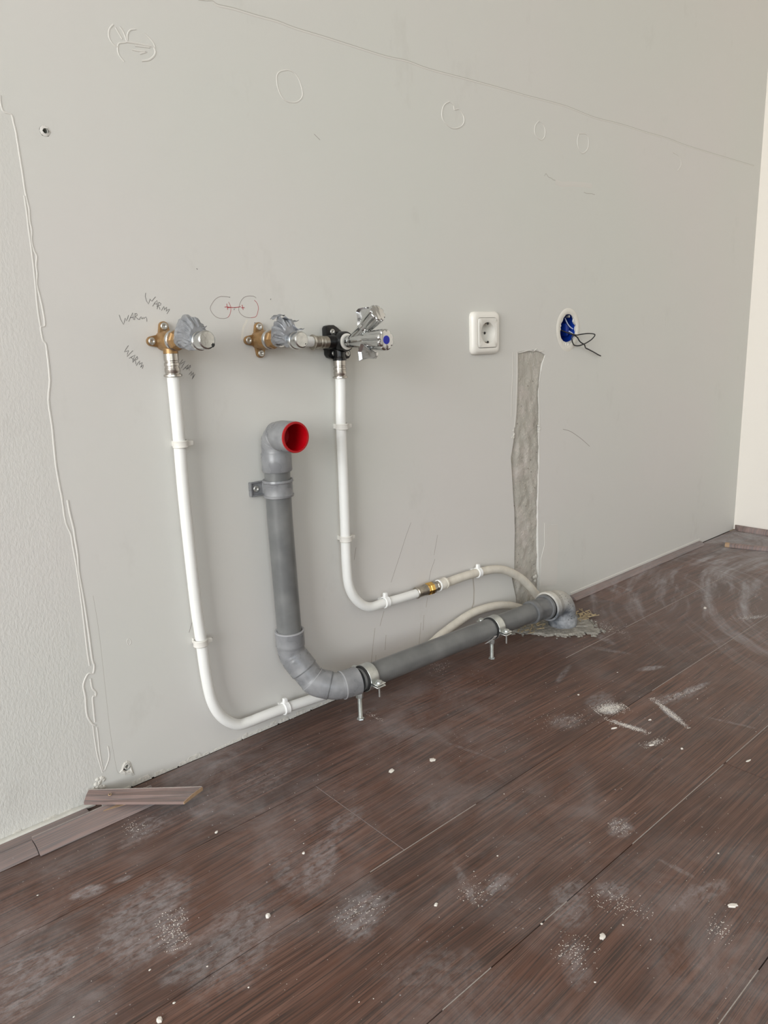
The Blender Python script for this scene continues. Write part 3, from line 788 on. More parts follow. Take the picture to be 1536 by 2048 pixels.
# wall plugs : grey ring with a hole, in broken plaster
mb = MB()
mb.lathe((PLUG1[0], -0.0006, PLUG1[1]), (0, 1, 0), [(.022, .0046), (.0015, .0047), (.0005, .0044), (0, .0034), (.004, .0031), (.030, .0030)], 18, caps=False)
t = mb.build('wall_plug', 'plug_grey')
tag(t, 'grey wall plug with dark hole high on the left of the wall', 'wall plug')
m_ = MB().lathe((PLUG1[0], 0.029, PLUG1[1]), (0, 1, 0), [(0, .003), (.001, .003)], 12).build('hole_bottom', 'dark', t)
mb = MB()
mb.lathe((PLUG2[0], -0.0012, PLUG2[1]), (0, 1, 0), [(.022, .0048), (.0015, .0050), (.0005, .0046), (0, .0030), (.004, .0028), (.030, .0028)], 18, caps=False)
t = mb.build('wall_plug', 'caulk')
tag(t, 'white wall plug in crumbling plaster low on wall above the loose moulding', 'wall plug')
m_ = MB().lathe((PLUG2[0], 0.029, PLUG2[1]), (0, 1, 0), [(0, .0028), (.001, .0028)], 12).build('hole_bottom', 'dark', t)


def crumbled(outline, name, thick, centre, hole_r, mat='plaster'):
    """broken plaster collar: fan of rough facets between the hole and an outline"""
    mb = MB()
    n_ = len(outline)
    for k, (x, z) in enumerate(outline):
        d_ = Vector((x - centre[0], 0, z - centre[1]))
        u_ = d_.normalized()
        mb.v.append(Vector((centre[0], 0, centre[1])) + u_ * hole_r + Vector((0, -thick * 0.2, 0)))
        mb.v.append(Vector((centre[0], 0, centre[1])) + d_ * 0.6 + Vector((0, -thick * random.uniform(.7, 1.3), 0)))
        mb.v.append(Vector((x, 0.0002, z)))
    for k in range(n_):
        a_, b_ = 3 * k, 3 * ((k + 1) % n_)
        mb.f.append((a_, b_, b_ + 1, a_ + 1))
        mb.f.append((a_ + 1, b_ + 1, b_ + 2, a_ + 2))
    return mb.build(name, mat, wall, smooth=False)


crumbled([(0.3302, 0.0437), (0.3254, 0.0432), (0.3215, 0.0391), (0.3195, 0.0333), (0.3157, 0.0291), (0.3204, 0.024), (0.324, 0.0201), (0.3294, 0.0192), (0.3338, 0.0157), (0.3385, 0.0146), (0.3369, 0.0248), (0.3358, 0.0327), (0.3345, 0.0393)], 'broken_plaster', .0016, PLUG2, .0070)
crumbled([(0.329, 0.8869), (0.3265, 0.886), (0.3247, 0.8843), (0.3231, 0.8815), (0.325, 0.8788), (0.3269, 0.8771), (0.3294, 0.877), (0.3324, 0.8779), (0.3352, 0.8791), (0.3363, 0.8815), (0.3348, 0.884), (0.3328, 0.8865)], 'broken_plaster', .0009, PLUG1, .0062, 'paint_ridge')
# plaster lumps at the foot of the seam
mb = MB()
for _ in range(26):
    x, z = 0.286 + random.uniform(-.008, .008), random.uniform(0.004, 0.032)
    mb.lathe((x, 0.0, z), (random.uniform(-.3, .3), -1, random.uniform(-.3, .3)), [(-.001, .004), (.0008, random.uniform(.0015, .0035)), (.0016, .0006)], 7)
tag(mb.build('rough_plaster', 'plaster', wall, smooth=False), kind='stuff')
# ragged edge of paint just above the floor
mb = MB()
x = 0.0
while x < 1.16:
    l_ = random.uniform(.006, .03)
    hgt = random.uniform(.002, .008)
    mb.prism([(x, -.0004 - random.uniform(0, .0006), -0.001), (x + l_, -.0008, -0.001), (x + l_ * random.uniform(.7, .95), -.0004, hgt), (x + l_ * random.uniform(0, .3), -.0004, hgt * random.uniform(.5, 1))], (0, .001, 0))
    x += l_ * random.uniform(.7, 1.3)
tag(mb.build('ragged_paint_edge', 'plaster', wall, smooth=False), kind='stuff')

# other walls, ceiling
tag(MB().box((X1, Y0, 0), (X1 + .1, 0.10, ZC)).build('wall_right', 'cream', smooth=False), kind='structure')
tag(MB().box((X0 - .1, Y0 - .1, ZC), (X1 + .1, 0.10, ZC + .1)).build('ceiling', 'ceiling', smooth=False), kind='structure')
mb = MB()  # left wall around its window
wy0, wy1, wz0, wz1 = -3.1, -0.4, 0.35, 2.45
mb.box((X0 - .1, Y0, 0), (X0, wy0, ZC)).box((X0 - .1, wy1, 0), (X0, 0.10, ZC)).box((X0 - .1, wy0, 0), (X0, wy1, wz0)).box((X0 - .1, wy0, wz1), (X0, wy1, ZC))
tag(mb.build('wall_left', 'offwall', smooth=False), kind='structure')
mb = MB()
vx0, vx1, vz0, vz1 = -2.75, -0.25, 0.45, 2.45
mb.box((X0, Y0 - .1, 0), (vx0, Y0, ZC)).box((vx1, Y0 - .1, 0), (X1, Y0, ZC)).box((vx0, Y0 - .1, 0), (vx1, Y0, vz0)).box((vx0, Y0 - .1, vz1), (vx1, Y0, ZC))
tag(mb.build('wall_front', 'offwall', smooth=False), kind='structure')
mb = MB()
for a_, b_ in (((X0 - .08, wy0, wz0), (X0 - .03, wy0 + .06, wz1)), ((X0 - .08, wy1 - .06, wz0), (X0 - .03, wy1, wz1)), ((X0 - .08, wy0, wz0), (X0 - .03, wy1, wz0 + .06)), ((X0 - .08, wy0, wz1 - .06), (X0 - .03, wy1, wz1)), ((X0 - .08, -1.78, wz0), (X0 - .03, -1.72, wz1))):
    mb.box(a_, b_)
tag(mb.build('window_1', 'white_frame', smooth=False), kind='structure')
mb = MB()
for a_, b_ in (((vx0, Y0 - .08, vz0), (vx0 + .06, Y0 - .03, vz1)), ((vx1 - .06, Y0 - .08, vz0), (vx1, Y0 - .03, vz1)), ((vx0, Y0 - .08, vz0), (vx1, Y0 - .03, vz0 + .06)), ((vx0, Y0 - .08, vz1 - .06), (vx1, Y0 - .03, vz1)), ((-1.53, Y0 - .08, vz0), (-1.47, Y0 - .03, vz1))):
    mb.box(a_, b_)
tag(mb.build('window_2', 'white_frame', smooth=False), kind='structure')

# ------------------------------------------------------------------ floor of laminate planks
fl = MB().box((X0, Y0, -0.06), (X1, 0.06, -0.009)).build('floor', 'subfloor', smooth=False)
tag(fl, kind='structure')
PW, PL = 0.19, 1.38
seams = [0.004, -0.190, -0.3795, -0.5692, -0.7528] + [-0.7528 - PW * k for k in range(1, 18)]
joints = [0.10, 0.5263, 0.06, 0.995, 0.35]
seams[1] = -0.1905
for r_ in range(len(seams) - 1):
    ya, yb = seams[r_] - .0005, seams[r_ + 1] + .0005
    yb = max(yb, Y0)
    if ya <= Y0 + .01:
        break
    j0 = joints[r_] if r_ < 5 else random.uniform(0, PL)
    x = j0 - PL * 3
    while x < X1:
        xa_, xb_ = max(x + .0004, X0), min(x + PL - .0004, X1 - .001)
        if xb_ - xa_ > 0.02:
            dz = random.uniform(-.0003, .0)
            mb = MB().box((xa_, yb, -.0085 + dz), (xb_, min(ya, -0.0035), dz))
            mb.build('plank', 'floor%d' % min(r_, 5), fl, smooth=False, bevel=0.0004)
        x += PL
for y_, xa_, xb_ in ((-0.1905, 1.14, 1.32), (-0.1905, 1.36, 2.3), (-.3795, .47, .66), (-.3795, 1.13, 2.3), (-.5692, .40, .47), (-.5692, .56, .60), (-.5692, .74, .99), (-.5692, 1.0, 1.6), (-.7528, .5, .66)):
    MB().box((xa_, y_ - .0005, -.006), (xb_, y_ + .0005, .0001)).build('dusty_joint', 'joint_white', fl, smooth=False)
for y_, xa_, xb_ in ((-0.1905, .05, 1.14), (-.3795, .05, .47), (-.3795, .66, 1.13)):
    MB().box((xa_, y_ - .0006, -.006), (xb_, y_ + .0006, -.0008)).build('dark_joint', 'joint_dark', fl, smooth=False)
MB().box((.5259, -.379, -.006), (.5267, -.191, .0)).build('dusty_joint', 'moulding', fl, smooth=False)

# mortar patch around the drain elbow
patch = [(1.1578, 0.0146), (1.156, -0.0083), (1.1726, -0.0499), (1.1924, -0.0786), (1.1996, -0.1019), (1.2193, -0.1107), (1.2308, -0.1305), (1.252, -0.1409), (1.269, -0.1506), (1.275, -0.1688), (1.3064, -0.1657), (1.3058, -0.1488), (1.3274, -0.1298), (1.3356, -0.1038), (1.3409, -0.0872), (1.3675, -0.0557)]
patch = patch + [(1.42, -0.004), (1.14, -0.004)]
mb = MB()
cxp = sum(p[0] for p in patch) / len(patch)
cyp = sum(p[1] for p in patch) / len(patch)
dense = jitter2(patch + [patch[0]], .0025, 5)[:-1]
rings_ = []
for q, hh in ((1.0, .0), (.93, .004), (.7, .005), (.4, .004), (.1, .004)):
    i_ = len(mb.v)
    for (x, y) in dense:
        xx, yy = cxp + (x - cxp) * q, cyp + (y - cyp) * q
        z_ = hh + (0.0022 * noise.noise(Vector((xx * 90, yy * 90, 0))) if q < 1 else 0) + 0.0005
        mb.v.append(Vector((xx, min(yy, -.001), max(z_, 0.0004))))
    rings_.append(i_)
for a_, b_ in zip(rings_, rings_[1:]):
    mb.join(a_, b_, len(dense))
mb.cap(rings_[-1], len(dense))
mb.build('mortar_bed', 'mortar_floor', fl, smooth=False)
mb = MB()
for _ in range(90):
    a_ = random.uniform(0, 1)
    i_ = random.randrange(1, 14)
    x = patch[i_][0] * (1 - a_) + patch[i_ + 1][0] * a_ + random.gauss(0, .006)
    y = patch[i_][1] * (1 - a_) + patch[i_ + 1][1] * a_ + random.gauss(0, .005)
    if y > -.012:
        continue
    s_ = random.uniform(.0015, .005)
    mb.lathe((x, y, 0.0), (random.uniform(-.3, .3), random.uniform(-.3, .3), 1), [(0, s_), (s_ * .4, s_ * .8), (s_ * .7, s_ * .3)], 6)
tag(mb.build('mortar_rubble', 'mortar_floor', fl, smooth=False), kind='stuff')
# torn wood fibre at both sides of the elbow
mb = MB()
for _ in range(60):
    if random.random() < .55:
        x, y = random.uniform(1.312, 1.37), random.uniform(-.11, -.07)
    else:
        x, y = random.uniform(1.17, 1.235), random.uniform(-.075, -.04)
    a_ = random.uniform(-.5, 1.2)
    l_ = random.uniform(.008, .022)
    w_ = random.uniform(.001, .003)
    dx, dy = math.cos(a_), math.sin(a_)
    z_ = .003 + random.uniform(0, .003)
    mb.prism([(x, y, z_), (x + dx * l_, y + dy * l_, z_ + random.uniform(-.001, .001)), (x + dx * l_ - dy * w_, y + dy * l_ + dx * w_, z_), (x - dy * w_, y + dx * w_, z_)], (0, 0, .0012))
tag(mb.build('torn_wood_fibre', 'fibre', fl, smooth=False), kind='stuff')

# ------------------------------------------------------------------ mouldings along the wall


def profile_strip(name, prof, xa, xb, mat, parent=None, mitre=0.0):
    """prof: (y, z) outline, swept along x"""
    mb = MB()
    n_ = len(prof)
    mb.v = [Vector((xa, y, z)) for y, z in prof] + [Vector((xb + mitre * y, y, z)) for y, z in prof]
    mb.f = [tuple(range(n_)), tuple(reversed(range(n_, 2 * n_)))] + [(k, n_ + k, n_ + (k + 1) % n_, (k + 1) % n_) for k in range(n_)]
    return mb.build(name, mat, parent, smooth=True, angle=25)


t1 = profile_strip('baseboard_left', [(-.009, .0004), (-.009, .0034), (-.032, .0034), (-.034, .0004)], X0, .262, 'moulding')
tag(t1, kind='structure')
c1 = profile_strip('caulk_line', [(-.0005, .0006), (-.0005, .0040), (-.004, .0052), (-.008, .0050), (-.0105, .0034), (-.0105, .0006)], X0, .275, 'caulk', t1)
t2 = profile_strip('trim_1', [(-.0335, .0004), (-.0335, .0065), (-.0355, .0075), (-.039, .0070), (-.048, .0070), (-.056, .0055), (-.0605, .0030), (-.0625, .0004)], X0, .1835, 'moulding')
tag(t2, kind='structure')
lip = None
t3 = profile_strip('trim_2', [(-.0345, .0004), (-.0345, .0100), (-.0358, .0106), (-.0375, .0098), (-.042, .0082), (-.052, .0076), (-.060, .0056), (-.0655, .0032), (-.0675, .0004)], .1845, .3470, 'moulding')
tag(t3, kind='structure')
profile_strip('pale_edge', [(-.0343, .0100), (-.0343, .0112), (-.0352, .0112), (-.0352, .0100)], .1845, .3470, 'joint_white', t3)  # pale raw edge of the lip, its highlight put into the colour
profile_strip('pale_edge', [(-.0333, .0066), (-.0333, .0076), (-.0339, .0076), (-.0339, .0066)], X0, .1835, 'moulding', t2)
# far trims
t4 = profile_strip('trim_3', [(-.0015, .0004), (-.0015, .0095), (-.004, .0105), (-.009, .0095), (-.015, .0060), (-.019, .0025), (-.020, .0004)], 1.425, 2.085, 'moulding')
tag(t4, kind='structure')
t4b = profile_strip('caulk_line', [(-.0002, .0004), (-.0002, .0160), (-.0016, .0150), (-.0016, .0004)], 1.43, 2.09, 'paint_ridge', t4)
mb = MB()
prof = [(-.001, .0), (-.001, .014), (-.006, .016), (-.012, .013), (-.017, .006), (-.018, .0)]
n_ = len(prof)
mb.v = [Vector((X1 + a_, -.003 + a_ * 1.0, z + .0004)) for a_, z in prof] + [Vector((X1 + a_, Y0 + .01, z + .0004)) for a_, z in prof]
mb.f = [tuple(range(n_)), tuple(reversed(range(n_, 2 * n_)))] + [(k, n_ + k, n_ + (k + 1) % n_, (k + 1) % n_) for k in range(n_)]
tag(mb.build('baseboard_right', 'moulding_clean', angle=25), kind='structure')
# loose length of moulding on the floor by the right wall
mb = MB()
d_ = Vector((0.035, -0.115, 0)).normalized()
nn_ = Vector((-d_.y, d_.x, 0)) * -1
o_ = Vector((2.105, -.083, .0006))
prof = [(0, 0), (.022, 0), (.022, .006), (.016, .0105), (.006, .011), (0, .008)]
mb.v = [o_ + nn_ * a_ * -1 + Vector((0, 0, b_)) for a_, b_ in prof] + [o_ + d_ * .9 + nn_ * a_ * -1 + Vector((0, 0, b_)) for a_, b_ in prof]
n_ = len(prof)
mb.f = [tuple(range(n_)), tuple(reversed(range(n_, 2 * n_)))] + [(k, n_ + k, n_ + (k + 1) % n_, (k + 1) % n_) for k in range(n_)]
lm = mb.build('loose_moulding', 'moulding_clean', angle=25)
tag(lm, 'long brown moulding lying loose on the floor near the right wall', 'moulding')
mb = MB()
mb.v = [o_ - d_ * .012 + nn_ * a_ * -1 + Vector((0, 0, b_)) for a_, b_ in prof] + [o_ - d_ * .0001 + nn_ * a_ * -1 + Vector((0, 0, b_)) for a_, b_ in prof]
mb.f = [tuple(range(n_)), tuple(reversed(range(n_, 2 * n_)))] + [(k, n_ + k, n_ + (k + 1) % n_, (k + 1) % n_) for k in range(n_)]
mb.build('raw_end', 'mdf', lm, smooth=False)

# mitred offcut lying across the trim
oc = thing('moulding_offcut', (.30, -.06, .004), 'short brown moulding offcut with mitred end, lying across the floor trim', 'moulding')
A_ = Vector((0.2585, -0.016, .0165))     # near left corner (bottom edge in the photo)
B_ = Vector((0.3590, -0.1145, .0175))    # near right corner
C_ = Vector((0.3935, -0.1020, .0185))    # far right corner (mitre)
D_ = Vector((0.2745, 0.0, .0215))        # far left corner
D_ = Vector((0.2705, -0.0035, .0240))
th = Vector((0, 0, -.0055))
mb = MB()
mid1, mid2 = A_.lerp(D_, .45) + Vector((0, 0, .0012)), B_.lerp(C_, .45) + Vector((0, 0, .0012))
mb.v = [A_, B_, mid2, C_, D_, mid1] + [A_ + th * .7, B_ + th * .7, mid2 + th, C_ + th, D_ + th, mid1 + th]
mb.f = [(0, 1, 2, 5), (5, 2, 3, 4), (6, 11, 8, 7), (11, 10, 9, 8), (0, 6, 7, 1), (1, 7, 8, 2), (2, 8, 9, 3), (3, 9, 10, 4), (4, 10, 11, 5), (5, 11, 6, 0)]
mb.build('strip', 'offcut', oc, smooth=False)
mb = MB()
e_ = (B_ - A_).normalized() * .0010
mb.v = [B_, mid2, C_, B_ + th * .7, mid2 + th, C_ + th]
mb.v = [v + e_ * .1 for v in mb.v] + [v + e_ for v in mb.v]
mb.f = [(0, 1, 4, 3), (1, 2, 5, 4), (6, 9, 10, 7), (7, 10, 11, 8), (0, 6, 7, 1), (1, 7, 8, 2), (2, 8, 11, 5), (3, 4, 10, 9), (4, 5, 11, 10), (0, 3, 9, 6)]
mb.build('mitred_end', 'mdf', oc, smooth=False)
hp = A_.lerp(D_, .55) + (B_ - A_) * .24
MB().lathe(hp + Vector((0, 0, .0017)), (0, 0, 1), [(-.0008, .0024), (.0003, .0024), (.0003, .0014), (-.0006, .0013)], 14).build('nail_hole_rim', 'mdf', oc)
MB().lathe(hp + Vector((0, 0, .0018)), (0, 0, 1), [(-.0006, .0014), (.0002, .0014)], 12).build('nail_hole', 'dark', oc)
u_ = (C_ - D_).normalized()
w_ = Vector((0, 0, .0008))
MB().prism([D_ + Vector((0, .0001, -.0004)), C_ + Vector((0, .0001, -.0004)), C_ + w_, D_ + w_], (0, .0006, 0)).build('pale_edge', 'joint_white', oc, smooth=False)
# splinter under it
mb = MB()
sp = [(0.2741, -0.0428), (0.2825, -0.0354), (0.2948, -0.0364), (0.312, -0.0468), (0.3243, -0.0572), (0.3101, -0.0514), (0.2991, -0.0485), (0.2863, -0.0454)]
mb.prism([(x, y, .0062) for x, y in sp], (0, 0, .0022))
tag(mb.build('wood_splinter', 'mdf', smooth=False), 'pale yellow wood splinter under the mitred moulding offcut', 'splinter')
mb = MB()
sp = [(0.2803, -0.0199), (0.2924, -0.0237), (0.3017, -0.0327), (0.3078, -0.0355), (0.2957, -0.0333), (0.2834, -0.0323), (0.2773, -0.0373)]
mb.prism([(x, min(y, -.002), .0045) for x, y in sp], (0, 0, .0012)).build('chipped_patch', 'plaster', t1, smooth=False)

# ------------------------------------------------------------------ screws and fittings


def screw(parent, c, d=(0, -1, 0), r=.0052, name='screw'):
    c, d = Vector(c), Vector(d).normalized()
    s_ = MB().lathe(c, d, [(-.002, r * .9), (0, r), (.0006, r), (.0014, r * .8), (.0014, r * .5), (.0008, r * .42), (.0003, r * .25)], 20).build(name, 'screw', parent)
    a, b = frame(d)
    return s_


def tank(p1, p2, r1, r2, n=14):
    """outline of a tapered lug between two circles, (x,z) points, p1 outer small circle"""
    a = math.atan2(p1[1] - p2[1], p1[0] - p2[0])
    pts = []
    for k in range(n + 1):
        t = a - PI / 2 + PI * k / n
        pts.append((p1[0] + r1 * math.cos(t), p1[1] + r1 * math.sin(t)))
    for k in range(n + 1):
        t = a + PI / 2 + PI * k / n
        pts.append((p2[0] + r2 * math.cos(t), p2[1] + r2 * math.sin(t)))
    return pts


def wall_elbow(cx, cz, pipe_dir, label, lugs):
    t = thing('wall_elbow', (cx, 0, cz), label, 'pipe fitting')
    mb = MB()
    mb.lathe((cx, 0, cz), (0, -1, 0), [(0, .0135), (.010, .0140), (.0235, .0135), (.027, .0122), (.029, .009)], 40)
    px_, pz_ = pipe_dir
    mb.lathe((cx, -.018, cz), (px_, 0, pz_), [(.004, .0100), (.017, .0100), (.0178, .0092)], 28)
    mb.lathe((cx, 0, cz), (0, -1, 0), [(.020, .0112), (.034, .0112)], 32)
    mb.build('body', 'brass', t)
    for (a, b) in lugs:
        m2 = MB()
        p1 = (cx + a * .0195, cz + b * .0195)
        m2.prism([(x, -.0002, z) for x, z in tank(p1, (cx, cz), .0066, .0105)], (0, -.0058, 0))
        m2.build('mounting_lug', 'brass', t, bevel=.0012)
        screw(t, (p1[0], -.0058, p1[1]))
    # threaded collar with bright ring
    MB().lathe((cx, 0, cz), (0, -1, 0), [(.030, .0112), (.031, .0138), (.0355, .0138), (.0365, .0125)], 40).build('collar_ring', 'dirty_chrome', t)
    MB().lathe((cx, 0, cz), (0, -1, 0), [(.0365, .0128), (.038, .0138), (.044, .0138), (.0455, .0120), (.052, .0095)], 8).build('hexagonal_collar', 'brass', t, angle=20)
    return t


E1 = (.4515, .6345)
E2 = (.6025, .6320)
wall_elbow(E1[0], E1[1], (0, -1), 'brass wall elbow above the left white pipe, screwed on by its lugs', [(0, 1), (-1, 0), (1, 0)])
wall_elbow(E2[0], E2[1], (1, 0), 'brass wall elbow with three lugs, between left valve and black fitting', [(0, 1), (-1, 0), (0, -1)])


def taped_valve(cx, cz, secs, cap, label, blot):
    t = thing('taped_valve', (cx, -.05, cz), label, 'valve')
    # chrome nipple
    MB().lathe((cx, 0, cz), (0, -1, 0), [(.0505, .0088), (.0505, .0102), (.060, .0104), (.062, .0115)], 28).build('nipple', 'dirty_chrome', t)
    mb = MB()
    N_ = 96
    prev = first = None
    secs2 = []
    for i in range(len(secs) - 1):
        for j in range(4):
            q = j / 4
            secs2.append([a * (1 - q) + b * q for a, b in zip(secs[i], secs[i + 1])])
    secs2.append(list(secs[-1]))
    for (y, ox, oz, rx, rz, wr) in secs2:
        i_ = len(mb.v)
        for k in range(N_):
            a = 2 * PI * k / N_
            f_ = noise.noise(Vector((math.cos(a) * 2.6 + cx * 40, math.sin(a) * 2.6, y * 30)))
            f_ = abs(f_) * 2 - .35
            f2 = noise.noise(Vector((math.cos(a) * 7, math.sin(a) * 7, y * 90 + cx * 10)))
            m_ = 1 + wr * 1.2 * (f_ + .5 * f2)
            mb.v.append(Vector((cx + ox + rx * m_ * math.cos(a), -y, cz + oz + rz * m_ * math.sin(a))))
        if prev is not None:
            mb.join(prev, i_, N_)
        else:
            first = i_
        prev = i_
    mb.cap(first, N_, True)
    mb.cap(prev, N_)
    mb.build('tape_wrap', 'tape', t, angle=28)
    # loose tape ends
    for (fx, fy, fz, w_, h_, rr) in blot['flaps']:
        m2 = MB()
        base = Vector((cx + fx, -fy, cz + fz))
        pr = None
        for j in range(6):
            q = j / 5
            off = Vector((rr[0] * q, -rr[1] * q, rr[2] * math.sin(q * 2.2)))
            i_ = len(m2.v)
            for u in range(5):
                uu = u / 4 - .5
                m2.v.append(base + off + Vector((0, -uu * w_, .0012 * math.sin(u * 2.0 + j))))
            if pr is not None:
                for u in range(4):
                    m2.f.append((pr + u, pr + u + 1, i_ + u + 1, i_ + u))
            pr = i_
        o_ = m2.build('tape_flap', 'tape', t, fixn=False)
        sm_ = o_.modifiers.new('thick', 'SOLIDIFY')
        sm_.thickness = .0005
    # chrome cap pointing out into the room
    o_ = Vector((cx + cap[0], -cap[1], cz + cap[2]))
    d_ = Vector((cap[5] if len(cap) > 5 else 0, -1, .05)).normalized()
    cp = MB().lathe(o_, d_, [(0, cap[4] * .9), (.003, cap[4] * .93), (.0035, cap[4]), (.0075, cap[4]), (.008, cap[4] * .93), (cap[3] - .004, cap[4] * .99), (cap[3] - .0015, cap[4] * .95), (cap[3] - .0002, cap[4] * .82), (cap[3], cap[4] * .5)], 36).build('chrome_cap', 'dirty_chrome', t)
    a, b = frame(d_)
    for (u, w, r_) in blot['holes']:
        MB().lathe(o_ + d_ * (cap[3] - .0038) + Vector((u, 0, w)), d_, [(0, r_), (.0036, r_ * .9), (.0040, r_ * .4)], 9).build('black_mark', 'rubber', cp)
    return t


taped_valve(E1[0], E1[1], [(.054, 0, .000, .0110, .0112, .04), (.059, 0, .005, .0125, .0165, .08), (.066, 0, .0095, .0140, .0195, .13), (.078, .001, .0095, .0150, .0195, .16), (.088, .001, .0080, .0148, .0175, .18), (.096, .001, .0045, .0135, .0145, .16), (.101, 0, .0020, .0120, .0125, .1)],
            (.0015, .096, -.0030, .026, .0122), 'stop valve bound in grey tape on the left brass elbow, chrome cap showing',
            dict(holes=[(.0062, -.0058, .0044), (.003, -.0086, .003)], flaps=[(-.006, .086, .022, .016, .01, (.018, .010, -.008))]))
taped_valve(E2[0], E2[1], [(.052, 0, .000, .0105, .0108, .05), (.057, 0, .005, .0120, .0150, .10), (.064, 0, .0100, .0135, .0185, .18), (.074, 0, .0095, .0140, .0190, .22), (.082, 0, .0075, .0135, .0170, .24), (.089, 0, .0035, .0120, .0135, .2)],
            (.0035, .087, -.0035, .023, .0120), 'stop valve bound in crumpled grey tape beside the black fitting',
            dict(holes=[(.0015, -.0068, .0046), (.0050, -.0055, .0030)], flaps=[(-.012, .062, .028, .014, .01, (.016, .002, .006)), (-.004, .074, .030, .018, .01, (.020, .004, -.006)), (.004, .084, .018, .012, .01, (.010, .012, -.006))]))


def sleeve(parent, o, d, L, r=.0102, mat='steel', name='press_sleeve'):
    return MB().lathe(o, d, [(0, r * .9), (.0004, r), (L * .30, r), (L * .33, r * .93), (L * .38, r * .93), (L * .41, r * 1.03), (L * .52, r * 1.03), (L * .55, r * .95), (L * .60, r * .95), (L * .63, r * 1.03), (L * .78, r * 1.03), (L * .82, r * .98), (L * .87, r * .98), (L * .90, r * 1.22), (L * .97, r * 1.24), (L, r * 1.1)], 32).build(name, mat, parent)


# ------------------------------------------------------------------ left white pipe
PR = .0085
PY = -.0175
path = [(.4515, -.0180, .600), (.4515, PY, .57), (.4512, PY, .50), (.4500, PY, .41), (.4515, PY, .26), (.4540, PY, .205)] + [(0.4568, -0.0175, 0.1397), (0.4624, -0.0175, 0.0945), (0.4765, -0.0175, 0.062), (0.501, -0.0175, 0.0393), (0.5244, -0.0175, 0.0353), (0.5432, -0.0175, 0.0351), (0.5867, -0.0175, 0.0337), (0.6321, -0.0175, 0.0304), (0.6637, -0.0175, 0.0281), (0.73, -0.0175, 0.0223)] + [(.80, PY, .022)]
lp = thing('water_pipe', (.452, 0, .02), 'white water pipe running down from the left brass elbow and along the floor', 'pipe')
MB().tube(spline(path, 6), PR, 24).build('pipe', 'white_pipe', lp)
sleeve(lp, (.4515, -.018, .6175), (0, 0, -1), .0315)

# ------------------------------------------------------------------ middle white pipe, coupling, old pipes
TX, TZ = .7445, .6255
mp = thing('water_pipe', (.742, 0, .15), 'white water pipe running down from the black fitting and turning right', 'pipe')
path = [(.7425, -.0170, .585), (.7418, PY, .55)] + [(0.7388, -0.0175, 0.4914), (0.7379, -0.0175, 0.3989), (0.7363, -0.0175, 0.2944), (0.7358, -0.0175, 0.2497), (0.739, -0.0175, 0.2107), (0.7542, -0.0175, 0.1809), (0.782, -0.0175, 0.1602), (0.8203, -0.0175, 0.1584), (0.8575, -0.0175, 0.1563), (0.8988, -0.0175, 0.1554)]
MB().tube(spline(path, 6), PR, 24).build('pipe', 'white_pipe', mp)
sleeve(mp, (.7425, -.0170, .5965), (0, 0, -1), .0290)
hp_ = thing('water_pipe', (.66, 0, .6255), 'short white pipe joining second brass elbow to the black fitting', 'pipe')
MB().tube([(.6205, -.0180, .6318), (.66, -.0185, .6290), (.715, -.0190, .6255)], .0080, 24).build('pipe', 'white_pipe', hp_)
sleeve(hp_, (.7180, -.0192, .6255), (-1, 0, 0.02), .0300, .0098, 'worn_steel')
sleeve(hp_, (.6205, -.0180, .6318), (1, 0, -0.02), .0230, .0098, 'worn_steel')

cp_ = thing('pipe_coupling', (.93, 0, .155), 'brass and nickel coupling joining the white pipe to the old cream pipe', 'pipe coupling')
zc_ = .1562
MB().lathe((.899, PY, zc_), (1, 0, 0), [(0, .0100), (.001, .0112), (.0025, .0112), (.0035, .0102), (.022, .0102), (.024, .0112), (.026, .0114)], 32).build('press_sleeve', 'worn_steel', cp_)
MB().lathe((.924, PY, zc_), (1, 0, 0), [(0, .0100), (.001, .0120), (.004, .0120), (.005, .0108), (.007, .0108), (.008, .0128), (.016, .0128), (.017, .0115)], 8).build('brass_nut', 'bright_brass', cp_, angle=20)
MB().lathe((.940, PY, zc_), (1, 0, 0), [(0, .0110), (.001, .0122), (.005, .0122), (.006, .0095), (.012, .0088), (.013, .0100), (.020, .0100)], 8).build('steel_nut', 'worn_steel', cp_, angle=20)
MB().lathe((.958, PY, zc_), (1, 0, 0), [(0, .0098), (.0005, .0115), (.003, .0115), (.0035, .0104)], 32).build('white_ring', 'clip', cp_)
MB().lathe((.961, PY, zc_), (1, 0, 0), [(0, .0104), (.003, .0112), (.014, .0112), (.0145, .0118), (.018, .0118), (.0185, .0100)], 32).build('end_sleeve', 'old_pipe', cp_)

path = [(.975, PY, .156), (.9837, PY, .1560)] + [(1.0285, -0.0175, 0.1568), (1.0752, -0.0175, 0.1551), (1.1207, -0.0175, 0.1509), (1.1647, -0.0175, 0.1382), (1.2124, -0.0175, 0.1109), (1.2517, -0.0175, 0.0767), (1.2853, -0.0175, 0.0394)] + [(1.300, -.022, .012), (1.306, -.026, -.002)]
o_ = MB().tube(spline(path, 6), .0088, 22).build('water_pipe', 'old_pipe')
tag(o_, 'upper old cream pipe curving down to the floor behind the dusty elbow', 'pipe')
path = [(.805, PY, .0215), (.87, PY, .025)] + [(0.9355, -0.0175, 0.041), (0.961, -0.0175, 0.0501), (1.0046, -0.0175, 0.0618), (1.0574, -0.0175, 0.0717), (1.1204, -0.0175, 0.0687), (1.17, -0.0175, 0.0575), (1.2167, -0.0175, 0.0378)] + [(1.252, -.022, .014), (1.262, -.024, -.002)]
o_ = MB().tube(spline(path, 6), .0088, 22).build('water_pipe', 'old_pipe')
tag(o_, 'lower old cream pipe arching behind the grey horizontal drain', 'pipe')


